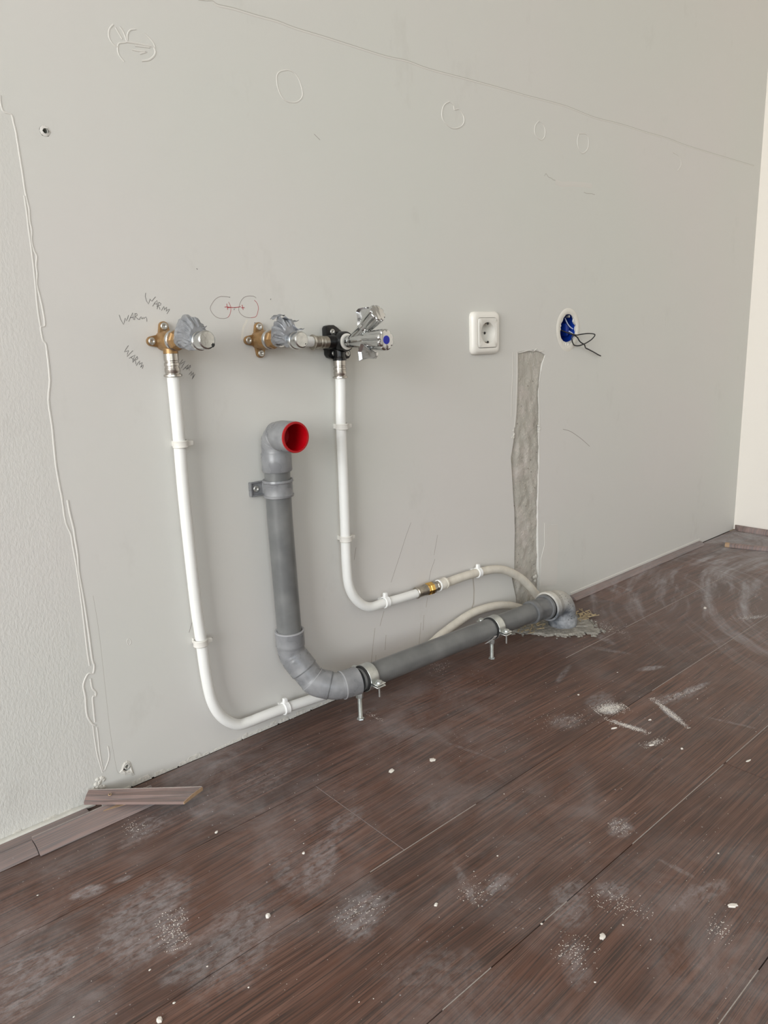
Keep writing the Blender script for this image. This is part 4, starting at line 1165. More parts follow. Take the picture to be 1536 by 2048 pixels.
# ------------------------------------------------------------------ pipe clips
def pipe_clip(c, d, tail, label, mat='clip', r=PR):
    t = thing('pipe_clip', (c[0], 0, c[2]), label, 'pipe clip', 'white plastic clips holding the water pipes')
    c, d = Vector(c), Vector(d).normalized()
    w = .0052
    MB().lathe(c - d * w, d, [(0, r + .0001), (0, r + .0018), (.0012, r + .0026), (.0035, r + .0020), (.0052, r + .0024), (.0070, r + .0020), (w * 2 - .0012, r + .0026), (w * 2, r + .0018), (w * 2, r + .0001)], 32, caps=False).build('band', mat, t)
    tl = Vector(tail)
    # foot that reaches the wall and the locking tail at one side
    a = tl * (r + .001)
    m2 = MB()
    side = tl
    p0 = c + side * (r - .001)
    b_ = Vector((0, 1, 0))
    q = [p0 + d * -.0042, p0 + d * .0042, p0 + d * .0030 + side * .0105, p0 + d * -.0030 + side * .0105]
    m2.prism([v + b_ * -.0035 for v in q], b_ * .0065)
    m2.build('locking_tail', mat, t, bevel=.0008)
    foot = MB()
    yb = 0.0
    q = [c - d * .004 - side * .005, c + d * .004 - side * .005, c + d * .004 + side * .005, c - d * .004 + side * .005]
    foot.prism([Vector((v.x, c.y + r * .8, v.z)) for v in q], (0, -(c.y + r * .8) - .0002, 0))
    foot.build('foot', mat, t)
    return t


for args in [((0.4527, -0.0175, 0.4929), (0, 0, 1), (1, 0, 0), 'cream clip high on the left white pipe', 'old_clip'), ((0.4531, -0.0175, 0.1938), (0, 0, 1), (1, 0, 0), 'cream clip low on the left white pipe, above its bend', 'old_clip'), ((0.5926, -0.0175, 0.0332), (1, 0, -0.03), (0, 0, 1), 'bright white clip on the left pipe just above the floor', 'clip'), ((0.7408, -0.0175, 0.4887), (0, 0, 1), (1, 0, 0), 'cream clip on the middle pipe, right of red drain opening', 'old_clip'), ((0.737, -0.0175, 0.297), (0, 0, 1), (1, 0, 0), 'cream clip low on the middle pipe, above its bend', 'old_clip'), ((0.8215, -0.0175, 0.1591), (1, 0, -0.02), (0, 0, 1), 'bright white clip between the middle pipe bend and brass coupling', 'clip'), ((1.0752, -0.0175, 0.1551), (1, 0, -0.02), (0, 0, 1), 'bright white clip on the old cream pipe, right of coupling', 'clip')]:
    pipe_clip(*args)

# ------------------------------------------------------------------ black wall fitting
bt = thing('black_wall_fitting', (TX, 0, TZ), 'black wall fitting holding the chrome double tap, between pipes', 'pipe fitting')
mb = MB()
out = [(.7225, .6475), (.7245, .6510), (.7300, .6525), (.7400, .6525), (.7465, .6490), (.7590, .6400), (.7610, .6360), (.7610, .6240), (.7625, .6160), (.7715, .6100), (.7722, .6030), (.7680, .5985), (.7600, .5975), (.7440, .5978), (.7350, .5985), (.7275, .6010), (.7240, .6060), (.7240, .6120), (.7225, .6165)]
mb.prism([(x, -.0002, z) for x, z in out], (0, -.0105, 0))
mb.build('back_plate', 'black', bt, bevel=.0018)
mb = MB()
mb.lathe((TX, 0, TZ), (0, -1, 0), [(.008, .0165), (.022, .0165), (.0335, .0162), (.0355, .0150), (.0355, .0128), (.030, .0126)], 40)
mb.lathe((TX, -.019, TZ), (-1, 0, 0), [(.005, .0115), (.0255, .0112), (.027, .0104)], 28)
mb.lathe((.7425, -.0175, TZ), (0, 0, -1), [(.006, .0098), (.022, .0090), (.0245, .0100), (.0275, .0112), (.0295, .0112)], 28)
mb.build('body', 'black', bt)
MB().lathe((TX, 0, TZ), (0, -1, 0), [(.030, .0128), (.0372, .0128), (.0376, .0120), (.0376, .0098), (.034, .0096)], 40).build('white_seal', 'old_clip', bt)
for (sx, sz) in ((.7360, .6418), (.7375, .6075), (.7650, .6065)):
    screw(bt, (sx, -.0106, sz), r=.0046)

# chrome double tap
ct = thing('double_tap', (TX, -.036, TZ), 'chrome double tap with fluted handles, the front one with a blue dot', 'tap')
mb = MB()
mb.lathe((TX, 0, TZ), (0, -1, 0), [(.034, .0098), (.0475, .0098), (.048, .0092), (.0530, .0092), (.0535, .0100), (.056, .0104), (.070, .0110), (.078, .0112), (.086, .0095)], 40)
dg = Vector((0, -.853, .521)).normalized()
mb.lathe(Vector((TX, -.048, TZ)), dg, [(0, .0086), (.015, .0086), (.034, .0082), (.036, .0094), (.042, .0094), (.045, .0080)], 36)
mb.build('tap_body', 'chrome', ct)


def handle(o, d, L, r, name, parent):
    return MB().lathe(o, d, [(0, r * .55), (.0015, r * .80), (L * .18, r * .86), (L * .50, r * .95), (L * .84, r), (L * .94, r * .99), (L * .985, r * .93), (L, r * .80)], 120, lobes=8, depth=.15).build(name, 'chrome', parent, angle=50)


h1 = handle(Vector((TX, -.086, TZ)), Vector((0, -1, 0)), .046, .0164, 'front_handle', ct)
MB().lathe((TX, -.1319, TZ), (0, -1, 0), [(-.0006, .0064), (.0003, .0064), (.0006, .0060)], 28).build('blue_dot', 'blue_dot', h1)
h2 = handle(Vector((TX, -.048, TZ)) + dg * .044, dg, .035, .0142, 'upper_handle', ct)
# crumpled shiny guards around the upper stem and under the handle


def crumple(outline, ext, name, amp):
    mb = MB()
    n_ = len(outline)
    c_ = sum((Vector(p) for p in outline), Vector()) / n_
    e = Vector(ext)
    for q, k_ in ((1.0, 0), (1.0, .35), (.62, -.35), (.25, -.5)):
        for p in outline:
            v = c_ + (Vector(p) - c_) * q + e * (-k_)
            v += Vector((noise.noise(v * 160), noise.noise(v * 160 + Vector((9, 0, 0))), noise.noise(v * 160 + Vector((0, 9, 0))))) * amp
            mb.v.append(v)
    for r_ in range(3):
        mb.join(r_ * n_, (r_ + 1) * n_, n_)
    mb.cap(3 * n_, n_)
    mb.cap(0, n_, True)
    return mb.build(name, 'foil', ct, angle=22)


gu = [(0.748, -0.0637, 0.671), (0.748, -0.068, 0.6745), (0.748, -0.0794, 0.6756), (0.748, -0.0935, 0.6756), (0.748, -0.0974, 0.6713), (0.748, -0.0943, 0.6659), (0.748, -0.0862, 0.6602), (0.748, -0.0802, 0.6543), (0.748, -0.0756, 0.6492), (0.748, -0.0689, 0.646), (0.748, -0.0638, 0.6453), (0.748, -0.0647, 0.6524), (0.748, -0.0662, 0.6594), (0.748, -0.064, 0.6666)]
crumple(gu, (.011, 0, 0), 'metal_guard', .0016)
gl = [(0.731, -0.0863, 0.6024), (0.731, -0.0858, 0.6086), (0.731, -0.0896, 0.6165), (0.731, -0.0928, 0.6217), (0.731, -0.0983, 0.6198), (0.731, -0.1022, 0.6162), (0.731, -0.1069, 0.6135), (0.731, -0.1137, 0.6116), (0.731, -0.1196, 0.6085), (0.731, -0.1277, 0.6075), (0.731, -0.127, 0.6028), (0.731, -0.1211, 0.599), (0.731, -0.1129, 0.5982), (0.731, -0.1032, 0.5987), (0.731, -0.0947, 0.5975), (0.731, -0.0868, 0.596)]
crumple(gl, (.012, 0, 0), 'metal_guard', .0016)
MB().lathe((TX + .001, -.074, TZ - .006), (0, -.15, -1), [(0, .0075), (.008, .0070), (.016, .0078), (.0175, .006)], 26).build('outlet', 'chrome', ct)
MB().lathe((0.748, -0.0578, 0.6457), (.2, -.5, -.6), [(0, .0016), (.004, .0022), (.005, .0012)], 12).build('small_pin', 'dirty_chrome', ct)

# ------------------------------------------------------------------ grey drain
GX, GY, GR = .6045, -.0245, .0200
dr = thing('drain_pipe', (GX, GY, 0), 'grey plastic drain pipe with red-lined opening, running to the dusty elbow', 'drain pipe')
MB().tube([(GX, GY, .4500), (.6030, GY, .36), (.6045, -.0245, .27), (.6060, -.0250, .160)], GR, 40).build('vertical_pipe', 'gray_pipe', dr)
# top elbow
mb = MB()
arc = []
zc2 = .4905
for k in range(13):
    a = PI / 2 * k / 12
    arc.append((GX - .0015 * k / 12, GY - .020 * (1 - math.cos(a)), zc2 - .020 + .020 * math.sin(a)))
pth = [(GX, GY, .4335), (GX, GY, .4355), (GX, GY, .4620), (GX, GY, .4635), (GX, GY, .466)] + arc + [(.6015, -.0490, zc2), (.6013, -.0500, zc2), (.6010, -.0600, zc2), (.6002, -.0840, zc2 + .0005), (.6000, -.0872, zc2 + .0005)]
rad = [.0222, .0234, .0234, .0224, .0220] + [.0220] * 13 + [.0222, .0232, .0234, .0234, .0228]
mb.tube(pth, rad, 44, caps=False)
mb.build('top_elbow', 'gray', dr)
# low ribs around the bend
for k in (4, 9):
    a = PI / 2 * k / 12
    c_ = Vector(arc[k])
    MB().lathe(c_ - Vector((0, -math.sin(a), math.cos(a))) * .0012, (0, -math.sin(a), math.cos(a)), [(0, .0221), (.0004, .0227), (.0016, .0227), (.0022, .0221)], 44, caps=False).build('mould_rib', 'gray', dr)
cap_o = Vector((.6000, -.0868, zc2 + .0005))
cd_ = Vector((-.015, -1, .01)).normalized()
MB().lathe(cap_o, cd_, [(-.001, .0230), (.0006, .0231), (.0018, .0226), (.0018, .0200), (.0005, .0194), (-.044, .0182), (-.045, .0178), (-.045, .001)], 48, caps=False).build('red_plug', 'red', dr)

# lower elbows: two 45 degree bends, vertical socket to horizontal socket
K = [Vector(v) for v in ((.6062, -.0250, .1685), (.6060, -.0256, .1300), (.6280, -.0550, .0812), (.6560, -.0795, .0708), (.6930, -.0872, .0722))]


def round_poly(P, d, k=6):
    out = [P[0]]
    for i in range(1, len(P) - 1):
        a_, b_, c_ = P[i - 1], P[i], P[i + 1]
        d1 = min(d, (a_ - b_).length * .48)
        d2 = min(d, (c_ - b_).length * .48)
        s_, e_ = b_ + (a_ - b_).normalized() * d1, b_ + (c_ - b_).normalized() * d2
        for j in range(k + 1):
            t = j / k
            out.append(s_ * (1 - t) ** 2 + b_ * (2 * t * (1 - t)) + e_ * t ** 2)
    out.append(P[-1])
    # resample evenly
    L = [0.0]
    for i in range(1, len(out)):
        L.append(L[-1] + (out[i] - out[i - 1]).length)
    res = []
    N_ = 80
    for q in range(N_ + 1):
        t = L[-1] * q / N_
        i = max(j for j in range(len(L)) if L[j] <= t + 1e-9)
        if i >= len(out) - 1:
            res.append(out[-1])
        else:
            u = (t - L[i]) / max(L[i + 1] - L[i], 1e-9)
            res.append(out[i].lerp(out[i + 1], u))
    return res


SP = round_poly(K, .011)
near = lambda p: min(range(len(SP)), key=lambda i: (SP[i] - Vector(p)).length)
i1, i2, i3, i4 = near((.6135, -.039, .0985)), near((.6245, -.052, .0835)), near((.645, -.071, .0715)), near((.6650, -.0830, .0712))
ia = near((.6060, -.0252, .1420))


def bend(name, a, b, radf):
    seg_ = SP[a:b + 1]
    MB().tube(seg_, [radf(a + i) for i in range(len(seg_))], 44, caps=False).build(name, 'gray', dr)


bend('upper_bend', 0, i1, lambda i: .0236 if i < ia else (.0224 if i < i1 - 14 else (.0236 if i > i1 - 12 else .0230)))
bend('middle_bend', i1 - 1, i3, lambda i: .0222 if i < i2 else .0234)
bend('lower_bend', i3 - 1, len(SP) - 1, lambda i: .0222 if i < i4 else .0234)


def ringat(i, r, w=.0011, name='socket_rim', mat='gray_edge'):
    t_ = (SP[min(i + 1, len(SP) - 1)] - SP[i - 1]).normalized()
    MB().lathe(SP[i] - t_ * w, t_, [(0, r - .001), (.0002, r), (w * 2 - .0002, r), (w * 2, r - .001)], 44, caps=False).build(name, mat, dr)


MB().lathe(K[0], Vector((0, 0, 1)), [(-.0006, .0236), (.0004, .0243), (.0018, .0242), (.0022, .0212), (.0010, .0204)], 44, caps=False).build('socket_rim', 'gray_edge', dr)
ringat(i1, .0238, .0008, 'joint_line', 'gray_dark')
ringat(i2, .0236, .0007)
ringat(i3, .0236, .0008, 'joint_line', 'gray_dark')
ringat(i4, .0238, .0010)
# horizontal run, slopes gently to the right
HA, HB = Vector((.695, -.0875, .0722)), Vector((1.172, -.0875, .0622))
hd = (HB - HA).normalized()
MB().tube([HA, HB], .0200, 40).build('horizontal_pipe', 'gray_pipe', dr)
o_ = HA + hd * .470
MB().lathe(o_, hd, [(-.006, .0203), (-.0055, .0242), (.0000, .0246), (.0045, .0246), (.006, .0236), (.020, .0232), (.028, .0222), (.034, .0222), (.036, .0226), (.052, .0238), (.060, .0240)], 44).build('reducer', 'gray_dark', dr)
MB().lathe(o_ + hd * .040, hd, [(0, .0230), (.001, .0262), (.006, .0268), (.0065, .0250)], 44).build('reducer_flange', 'gray_dark', dr)

# white-dusted elbow into the floor
ex, ez = 1.2735, .0605
fe = thing('floor_elbow', (ex, -.0875, 0), 'white-dusted drain elbow going down into the floor beside mortar patch', 'drain elbow')
pth, rad = [], []
for x, r in ((1.2140, .0290), (1.2150, .0318), (1.2260, .0318), (1.2275, .0300), (1.2290, .0290), (1.2370, .0285), (1.2380, .0278)):
    pth.append((x, -.0875, ez))
    rad.append(r)
R1 = .030
for k in range(13):
    a = PI / 2 * k / 12
    pth.append((ex - R1 + R1 * math.sin(a), -.0875, ez - R1 + R1 * math.cos(a)))
    rad.append(.0278)
for z, r in ((.026, .0280), (.024, .0284), (.0225, .0302), (.0195, .0314), (.010, .0314), (.0035, .0300), (-.006, .0290)):
    pth.append((ex, -.0875, z))
    rad.append(r)
mb = MB()
mb.tube(pth, rad, 48, caps=False)
mb.build('elbow_body', 'limed', fe)
MB().lathe((1.2140, -.0875, ez), (1, 0, 0), [(0, .0292), (-.0006, .0280), (.004, .0264), (.014, .0262)], 44, caps=False).build('socket_lip', 'limed', fe)
MB().lathe((1.216, -.0875, ez), (1, 0, 0), [(0, .0278), (.001, .0240)], 44, caps=False).build('seal_ring', 'rubber', fe)


# saddle clip holding the vertical drain
def sc_clip():
    t = thing('saddle_clip', (.6045, 0, .408), 'grey plastic saddle clip holding the vertical drain to the wall', 'pipe clip')
    z0 = .4075
    MB().lathe((.6040, GY, z0 - .0135), (0, 0, 1), [(0, .0203), (0, .0236), (.003, .0242), (.004, .0228), (.0048, .0226), (.0215, .0226), (.0222, .0228), (.0235, .0242), (.027, .0236), (.027, .0203)], 44, caps=False).build('band', 'gray', t)
    m2 = MB()
    m2.box((.5665, -.0046, z0 - .0105), (.5935, -.0002, z0 + .0105))
    m2.build('ear', 'gray', t, bevel=.001)
    for s_ in (-1, 1):
        MB().box((.5665, -.0072, z0 + s_ * .0105 - .0012), (.5900, -.0044, z0 + s_ * .0105 + .0012)).build('ear_rib', 'gray', t, bevel=.0006)
    MB().box((.5655, -.0074, z0 - .0112), (.5680, -.0004, z0 + .0112)).build('ear_rib', 'gray', t, bevel=.0006)
    m2 = MB()
    m2.prism([(.5870, -.0004, z0 - .010), (.5880, -.0075, z0 - .010), (.5915, -.0100, z0 - .010), (.5925, -.0300, z0 - .010), (.5960, -.030, z0 - .010), (.600, -.0004, z0 - .010)], (0, 0, .020))
    m2.build('web', 'gray', t, bevel=.0006)
    screw(t, (.5765, -.0048, z0), r=.0052)


sc_clip()


# zinc clamps on threaded rods
def clamp(x, label, rodx):
    c = HA + hd * (x - HA.x)
    t = thing('pipe_clamp', (x, c.y, 0), label, 'pipe clamp', 'zinc clamps under the horizontal drain')
    r = .0225
    MB().lathe(c - hd * .0135, hd, [(0, .0202), (0, .0219), (.002, .0222), (.0200, .0222), (.021, .0219), (.021, .0202)], 44, caps=False).build('rubber_lining', 'rubber', t)
    # two half bands with ears
    for s_, nm in ((1, 'upper_band'), (-1, 'lower_band')):
        mb = MB()
        prof = []
        prof.append(Vector((0, -r - .0165, s_ * .0022 - .003)))
        prof.append(Vector((0, -r - .0030, s_ * .0020 - .003)))
        for k in range(17):
            a = PI * k / 16
            prof.append(Vector((0, -r * math.cos(a) * 1.0, s_ * max(r * math.sin(a), .0012) + (-.003 if k in (0, 16) else 0))))
        prof.append(Vector((0, r + .0030, s_ * .0020 + .002)))
        prof.append(Vector((0, r + .0150, s_ * .0022 + .002)))
        w = .0092
        prev = None
        for i, q in enumerate(prof):
            j = len(mb.v)
            for u in (-w, -w * .85, w * .85, w):
                lift = .0008 if abs(u) == w else 0
                q2 = q * (1 + lift * 20) if 0 < i < len(prof) - 1 else q
                mb.v.append(c + q2 + Vector((u, 0, 0)))
            if prev is not None:
                for k in range(3):
                    mb.f.append((prev + k, prev + k + 1, j + k + 1, j + k))
            prev = j
        o_ = mb.build(nm, 'zinc', t, fixn=False)
        so = o_.modifiers.new('thick', 'SOLIDIFY')
        so.thickness = .0013
        so.offset = 0
    for s_, dz in ((-1, -.003), (1, .002)):
        yb = c.y + s_ * (r + .0098)
        zb = c.z + dz
        b_ = MB().lathe((c.x, yb, zb), (0, 0, 1), [(-.022, .0010), (-.022, .0016), (-.0035, .0016)], 14)
        b_.lathe((c.x, yb, zb), (0, 0, 1), [(.0028, .0056), (.0034, .0060), (.0062, .0054), (.0076, .0036), (.0078, .0012)], 24)
        b_.build('clamp_bolt', 'zinc', t)
    zb = c.z - .0225
    MB().lathe((rodx, c.y - .0005, zb - .0095), (0, 0, 1), [(0, .0058), (.0006, .0064), (.0085, .0064), (.0105, .0058)], 6).build('top_nut', 'zinc', t, angle=20)
    mb = MB()
    z = .0004
    prof = []
    while z < zb - .008:
        prof += [(z, .0031), (z + .0005, .0036)]
        z += .001
    mb.lathe((rodx, c.y - .0005, 0), (0, 0, 1), prof, 16)
    mb.build('threaded_rod', 'zinc', t)
    MB().lathe((rodx, c.y - .0005, .0002), (0, 0, 1), [(0, .0066), (.0008, .0068), (.0022, .0062), (.0026, .0040)], 6).build('floor_nut', 'zinc', t, angle=20)
    return t


clamp(.7130, 'zinc clamp on threaded rod at the left end of horizontal drain', .6955)
ck = clamp(1.0420, 'zinc clamp with folded paper label, near the dusty elbow', 1.0350)
c = HA + hd * (1.042 - HA.x)
mb = MB()
pr = None
for i in range(9):
    a = -PI * .12 - i * .09
    j = len(mb.v)
    for u in range(7):
        q = u / 6
        x = c.x - .011 - .028 * q * (0.55 + .45 * i / 8)
        rr = .0206 + .0018 * q + .001 * math.sin(u * 1.3)
        mb.v.append(Vector((x, c.y - rr * math.cos(a), c.z + rr * math.sin(a))))
    if pr is not None:
        for u in range(6):
            mb.f.append((pr + u, pr + u + 1, j + u + 1, j + u))
    pr = j
o_ = mb.build('paper_label', simple('label_paper', (0.55, 0.53, 0.50), 0.7, var=0.35, vscale=350), ck, fixn=False)
so = o_.modifiers.new('thick', 'SOLIDIFY')
so.thickness = .0003

# ------------------------------------------------------------------ wall socket


def rrect(hw, hh, rad, n=64):
    pts = []
    for k in range(n):
        a = 2 * PI * (k + .5) / n
        c_, s_ = math.cos(a), math.sin(a)
        # superellipse-like rounded rectangle by clamped corner arcs
        qx, qz = (1 if c_ >= 0 else -1), (1 if s_ >= 0 else -1)
        ix, iz = hw - rad, hh - rad
        # ray from centre to boundary
        t = min(hw / max(abs(c_), 1e-6), hh / max(abs(s_), 1e-6))
        x, z = c_ * t, s_ * t
        if abs(x) > ix and abs(z) > iz:
            # intersect with the corner circle
            ox, oz = qx * ix, qz * iz
            b_ = c_ * ox + s_ * oz
            cc = ox * ox + oz * oz - rad * rad
            t = b_ + math.sqrt(max(b_ * b_ - cc, 0))
            x, z = c_ * t, s_ * t
        pts.append((x, z))
    return pts


def loft(secs, name, mat, parent, cx, cz, capend=False, angle=30):
    mb = MB()
    prev = None
    n_ = len(secs[0][0])
    for pts, y in secs:
        i_ = len(mb.v)
        mb.v += [Vector((cx + x, y, cz + z)) for x, z in pts]
        if prev is not None:
            mb.join(prev, i_, n_)
        prev = i_
    if capend:
        mb.cap(prev, n_)
    return mb.build(name, mat, parent, angle=angle, fixn=True)


sk = thing('wall_socket', (SOCK[0], 0, SOCK[1]), 'ivory wall socket with rounded frame, left of the blue box opening', 'socket')
sx, sz = SOCK
loft([(rrect(.0402, .0405, .009), -.0002), (rrect(.0406, .0408, .009), -.0035), (rrect(.0398, .0400, .010), -.0065), (rrect(.0375, .0378, .009), -.0095), (rrect(.0340, .0345, .007), -.0113), (rrect(.0295, .0300, .005), -.0118), (rrect(.0282, .0287, .005), -.0116), (rrect(.0280, .0285, .005), -.0085)], 'frame', 'socket_plastic', sk, sx, sz, angle=40)
cr = lambda r, n=64: [(r * math.cos(2 * PI * (k + .5) / n), r * math.sin(2 * PI * (k + .5) / n)) for k in range(n)]
ins = loft([(rrect(.0274, .0279, .0045), -.0085), (rrect(.0274, .0279, .0045), -.0128), (rrect(.0266, .0271, .0042), -.0136), (cr(.0208), -.0134), (cr(.0200), -.0128), (cr(.0196), -.0100), (cr(.0192), .0035), (cr(.0186), .0042), (cr(.002), .0044)], 'insert', 'socket_insert', sk, sx, sz, capend=True, angle=40)
for s_ in (-1, 1):
    MB().lathe((sx + s_ * .0095, .0036, sz), (0, -1, 0), [(-.0004, .0026), (.0002, .0026), (.0003, .0020)], 18).build('pin_hole', 'dark', ins)
    MB().box((sx - .0035, -.0120, sz + s_ * .0180 - .0012), (sx + .0035, .0030, sz + s_ * .0180 + .0012)).build('earth_clip', 'worn_steel', ins, bevel=.0005)
    MB().lathe((sx, -.0122, sz + s_ * .0176), (0, -1, 0), [(0, .0026), (.0006, .0024), (.0008, .0008)], 14).build('clip_tip', 'dark', ins)
MB().box((sx + .001, .0034, sz + .0010), (sx + .015, .0042, sz + .0014)).build('mould_line', 'worn_steel', ins, smooth=False)

# ------------------------------------------------------------------ blue box opening and wires
bb = thing('junction_box', (1.3985, 0, .6385), 'blue round junction box sunk in the wall, right of the socket', 'junction box')
MB().lathe((1.3985, .003, .6385), (0, 1, 0), [(0, .0345), (0, .0325), (.040, .0320), (.0405, .001)], 44, caps=False).build('box_shell', 'box_blue', bb)
MB().lathe((1.4010, .004, .6640), (0, -1, 0), [(-.004, .0028), (.002, .0030), (.004, .0026), (.005, .001)], 14).build('screw', 'screw', bb)
MB().prism([(1.4060, .012, .650), (1.4190, .012, .640), (1.4190, .012, .628), (1.4120, .012, .622), (1.4060, .012, .632)], (0, .02, 0)).build('inner_tab', 'box_blue', bb, bevel=.001)

wl = thing('wire_bundle', (1.415, 0, .62), 'black wire hanging in a loop out of the blue box', 'wire')
loopz = [(1.3985, -0.012, 0.6314), (1.4051, -0.012, 0.6263), (1.4116, -0.012, 0.6236), (1.4213, -0.012, 0.6246), (1.4343, -0.012, 0.6258), (1.4474, -0.012, 0.626), (1.4608, -0.012, 0.6251), (1.4684, -0.012, 0.6233), (1.4711, -0.012, 0.6204), (1.4687, -0.012, 0.6163), (1.4631, -0.012, 0.6118), (1.4549, -0.012, 0.6078), (1.4468, -0.012, 0.6045), (1.437, -0.012, 0.6018), (1.4288, -0.012, 0.6003), (1.4207, -0.012, 0.6006), (1.4125, -0.012, 0.6024), (1.4075, -0.012, 0.6071), (1.4045, -0.012, 0.6127), (1.4038, -0.012, 0.6191), (1.4052, -0.012, 0.6231)]
off = [.022, .006, .0, -.004, -.008, -.010, -.010, -.010, -.008, -.006, -.004, -.002, 0, .002, .004, .006, .006, .006, .006, .006, .004]
MB().tube(spline([(p[0], p[1] + o, p[2]) for p, o in zip(loopz, off)], 4), .0013, 10).build('looped_wire', 'cable_black', wl)
tl = [(1.3904, -0.012, 0.6365), (1.3985, -0.012, 0.6314), (1.4076, -0.012, 0.6244), (1.4151, -0.012, 0.6188), (1.4202, -0.012, 0.6114), (1.4269, -0.012, 0.6066), (1.4353, -0.012, 0.6025), (1.4421, -0.012, 0.5979), (1.4489, -0.012, 0.5947), (1.4607, -0.012, 0.591), (1.4727, -0.012, 0.5876), (1.4848, -0.012, 0.5842), (1.497, -0.012, 0.5809), (1.5076, -0.012, 0.5777), (1.5197, -0.012, 0.5746)]
off = [.030, .020, .006, .0, -.002, -.003, -.005, -.003, 0, 0, .001, .002, .004, .005, .006]
MB().tube(spline([(p[0], p[1] + o, p[2]) for p, o in zip(tl, off)], 4), .0014, 10).build('hanging_wire', 'cable_black', wl)
ww = [(1.4058, 0.015, 0.6619), (1.4087, 0.015, 0.6565), (1.4137, 0.015, 0.6491), (1.4195, 0.015, 0.6435), (1.4262, 0.015, 0.6393), (1.4327, 0.015, 0.6369), (1.4377, 0.015, 0.6341)]
MB().tube(spline([(p[0], p[1] - .001 * i, p[2]) for i, p in enumerate(ww)], 4), .0013, 10).build('white_wire', 'wire_white', wl)
ww = [(1.4073, 0.004, 0.6323), (1.4155, 0.004, 0.6294), (1.422, 0.004, 0.6265), (1.4287, 0.004, 0.6227)]
MB().tube(spline(ww, 4), .0012, 10).build('white_wire', 'wire_white', wl)
mb = MB()
for _ in range(16):
    x, z = 1.398 + random.uniform(-.022, .024), .603 + random.uniform(-.004, .005)
    mb.lathe((x, 0, z), (random.uniform(-.3, .3), -1, random.uniform(-.3, .3)), [(-.001, .003), (.001, random.uniform(.001, .003)), (.0018, .0005)], 6)
tag(mb.build('plaster_crumbs', 'patch', wall, smooth=False), kind='stuff')

# ------------------------------------------------------------------ crumbs and drips on the floor


def chip(x, y, r, hgt, name, label, stretch=1.0, ang=0.0, group=None, mat='crumb'):
    mb = MB()
    n_ = 14
    prev = first = None
    ca, sa = math.cos(ang), math.sin(ang)
    prof = ((1.0, 0), (1.0, hgt * .5), (.75, hgt), (.2, hgt * 1.1))
    rr = [1 + random.uniform(-.22, .22) for _ in range(n_)]
    for q, z in prof:
        i_ = len(mb.v)
        for k in range(n_):
            a = 2 * PI * k / n_
            u, v = r * q * rr[k] * math.cos(a) * stretch, r * q * rr[k] * math.sin(a)
            mb.v.append(Vector((x + u * ca - v * sa, y + u * sa + v * ca, z + .0001)))
        if prev is not None:
            mb.join(prev, i_, n_)
        else:
            first = i_
        prev = i_
    mb.cap(first, n_, True)
    mb.cap(prev, n_)
    o = mb.build(name, mat)
    return tag(o, label, 'crumb', group)


chip(*(0.6943, -0.2614), .0046, .0010, 'paint_drop', 'round white paint drop on the floor, below the drain clamp')
chip(*(0.6302, -0.2393), .0038, .0012, 'plaster_crumb', 'white plaster chip on the floor, left of the round paint drop', 1.4, .3)
chip(*(0.3411, -0.3546), .0025, .0036, 'plaster_pellet', 'small white pellet alone on the dark floor, lower left of centre')
chip(*(0.1953, -0.3934), .0030, .0030, 'plaster_pellet', 'small white pellet at the bottom edge of the photo')
for pt, st, an, rad_, lb in [((0.4305, -0.2964), 1.0, 0, 0.0022, 'tiny pale crumb beside the short cross joint between two planks'), ((0.3708, -0.1826), 1.8, 0.6, 0.0022, 'small elongated crumb right of the mitred moulding offcut'), ((0.4896, -0.4715), 1.5, 0.2, 0.0024, 'small pale crumb in the lower middle of the floor'), ((0.5855, -0.6242), 1.9, 0.4, 0.0036, 'pale flat plaster flake at the lower right of the floor'), ((0.7256, -0.6986), 2.2, -0.6, 0.0034, 'greyish plaster flake near the right edge, lower part of the floor'), ((1.0243, -0.5907), 3.6, -0.2, 0.002, 'thin white plaster sliver at the right edge beside a plank joint'), ((0.9677, -0.4029), 3.2, -0.4, 0.0022, 'thin white plaster sliver beneath the round powder patch'), ((0.9634, -0.4705), 3.0, -0.4, 0.002, 'thin white plaster sliver right of the lower powder patch'), ((1.0327, -0.4294), 2.0, -0.3, 0.002, 'small white crumb between the powder patches'), ((1.0248, -0.2972), 1.0, 0, 0.0022, 'small white crumb up-left of the round powder patch'), ((0.9867, -0.5076), 1.2, 0, 0.002, 'small white crumb right of the powder patches'), ((1.585, -0.2585), 1.8, 0.4, 0.004, 'white plaster flake on the swept floor far right')]:
    chip(pt[0], pt[1], rad_ * .78, random.uniform(.0008, .0016), 'plaster_crumb', lb, st, an, 'plaster crumbs scattered on the floor')

# powdered plaster lying in thin heaps and the finest crumbs: uncountable
mb = MB()


def flake(x, y, s, h):
    a = random.uniform(0, PI)
    i_ = len(mb.v)
    n_ = 5
    for k in range(n_):
        t = a + 2 * PI * k / n_
        q = s * random.uniform(.6, 1.2)
        mb.v.append(Vector((x + q * math.cos(t) * 1.2, y + q * math.sin(t), .0002)))
    mb.v.append(Vector((x, y, .0002 + h)))
    for k in range(n_):
        mb.f.append((i_ + k, i_ + (k + 1) % n_, i_ + n_))


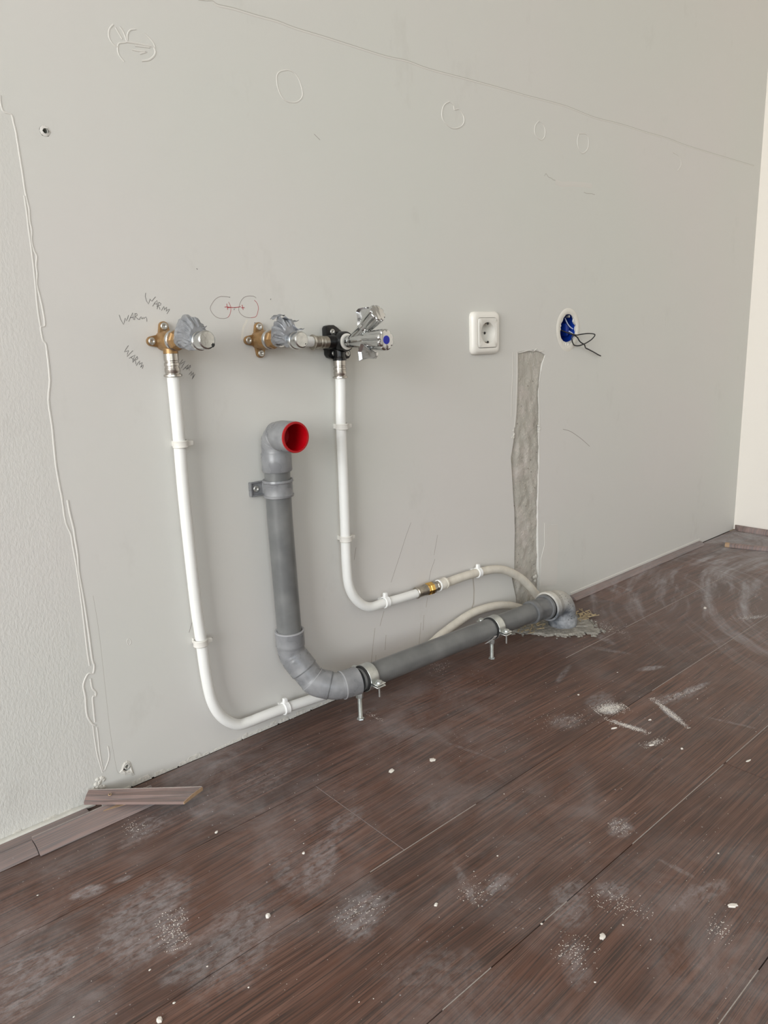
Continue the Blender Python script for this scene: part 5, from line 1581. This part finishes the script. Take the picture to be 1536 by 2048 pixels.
heaps = [(1.0215, -0.3632, 0.0287, 0.017, 1100, -0.399), (1.0776, -0.4396, 0.0529, 0.006, 520, -2.07), (0.9892, -0.4128, 0.0381, 0.007, 420, -1.458), (0.9747, -0.4694, 0.0253, 0.008, 150, -0.254), (1.5946, -0.3553, 0.0455, 0.01, 160, -0.562), (1.1562, -0.4229, 0.0553, 0.008, 120, -0.233), (0.2547, -0.2973, 0.0292, 0.018, 160, -1.878), (0.4225, -0.4175, 0.0241, 0.03, 80, -1.637), (0.756, -0.5416, 0.0152, 0.012, 60, -1.733), (1.3316, -0.1628, 0.0442, 0.02, 160, -1.752), (0.9355, -0.3319, 0.0491, 0.03, 90, -0.353), (0.2962, -0.0962, 0.016, 0.02, 50, -0.353), (0.9338, -0.043, 0.0281, 0.03, 50, -0.274), (0.7177, -0.096, 0.0257, 0.006, 40, -1.461), (0.5472, -0.6164, 0.0248, 0.02, 90, -0.259), (0.6379, -0.6125, 0.0348, 0.02, 100, -1.325), (0.5357, -0.4888, 0.0197, 0.03, 70, -1.602), (0.6807, -0.7024, 0.0154, 0.02, 60, -1.339), (2.3206, -0.0651, 0.064, 0.03, 200, -0.487)]
for (x, y, rx, ry, num, an) in heaps:
    num = int(num * 1.5)
    ca, sa = math.cos(an), math.sin(an)
    for _ in range(num):
        u, v = random.gauss(0, rx * .5), random.gauss(0, ry * .5)
        u = max(-rx, min(rx, u))
        s_ = random.uniform(.0002, .0007)
        flake(x + u * ca - v * sa, min(y + u * sa + v * ca, -.003), s_, s_ * .5)
for x, y in [(1.1552, -0.4499), (0.5529, -0.5697), (1.1516, -0.2973), (0.7977, -0.6501), (0.6149, -0.6306), (0.2143, -0.3847), (0.1364, -0.3324), (0.2134, -0.3311), (0.277, -0.4196), (0.2591, -0.3683), (0.1602, -0.1368), (0.5306, -0.6506), (0.6014, -0.4673)]:
    flake(x, y, .0014, .0008)
for _ in range(2600):
    x, y = random.uniform(.1, 2.2), random.uniform(-.8, -.004)
    if noise.noise(Vector((x * 5, y * 5, 4))) < -.05 and random.random() < .8:
        continue
    s_ = random.uniform(.00015, .0005) * (1 if random.random() < .94 else 1.9)
    flake(x, y, s_, s_ * .7)
o_ = mb.build('plaster_dust', 'crumb', smooth=False, fixn=False)
tag(o_, 'white plaster powder and fine grit scattered over the dark floor', 'dust', kind='stuff')
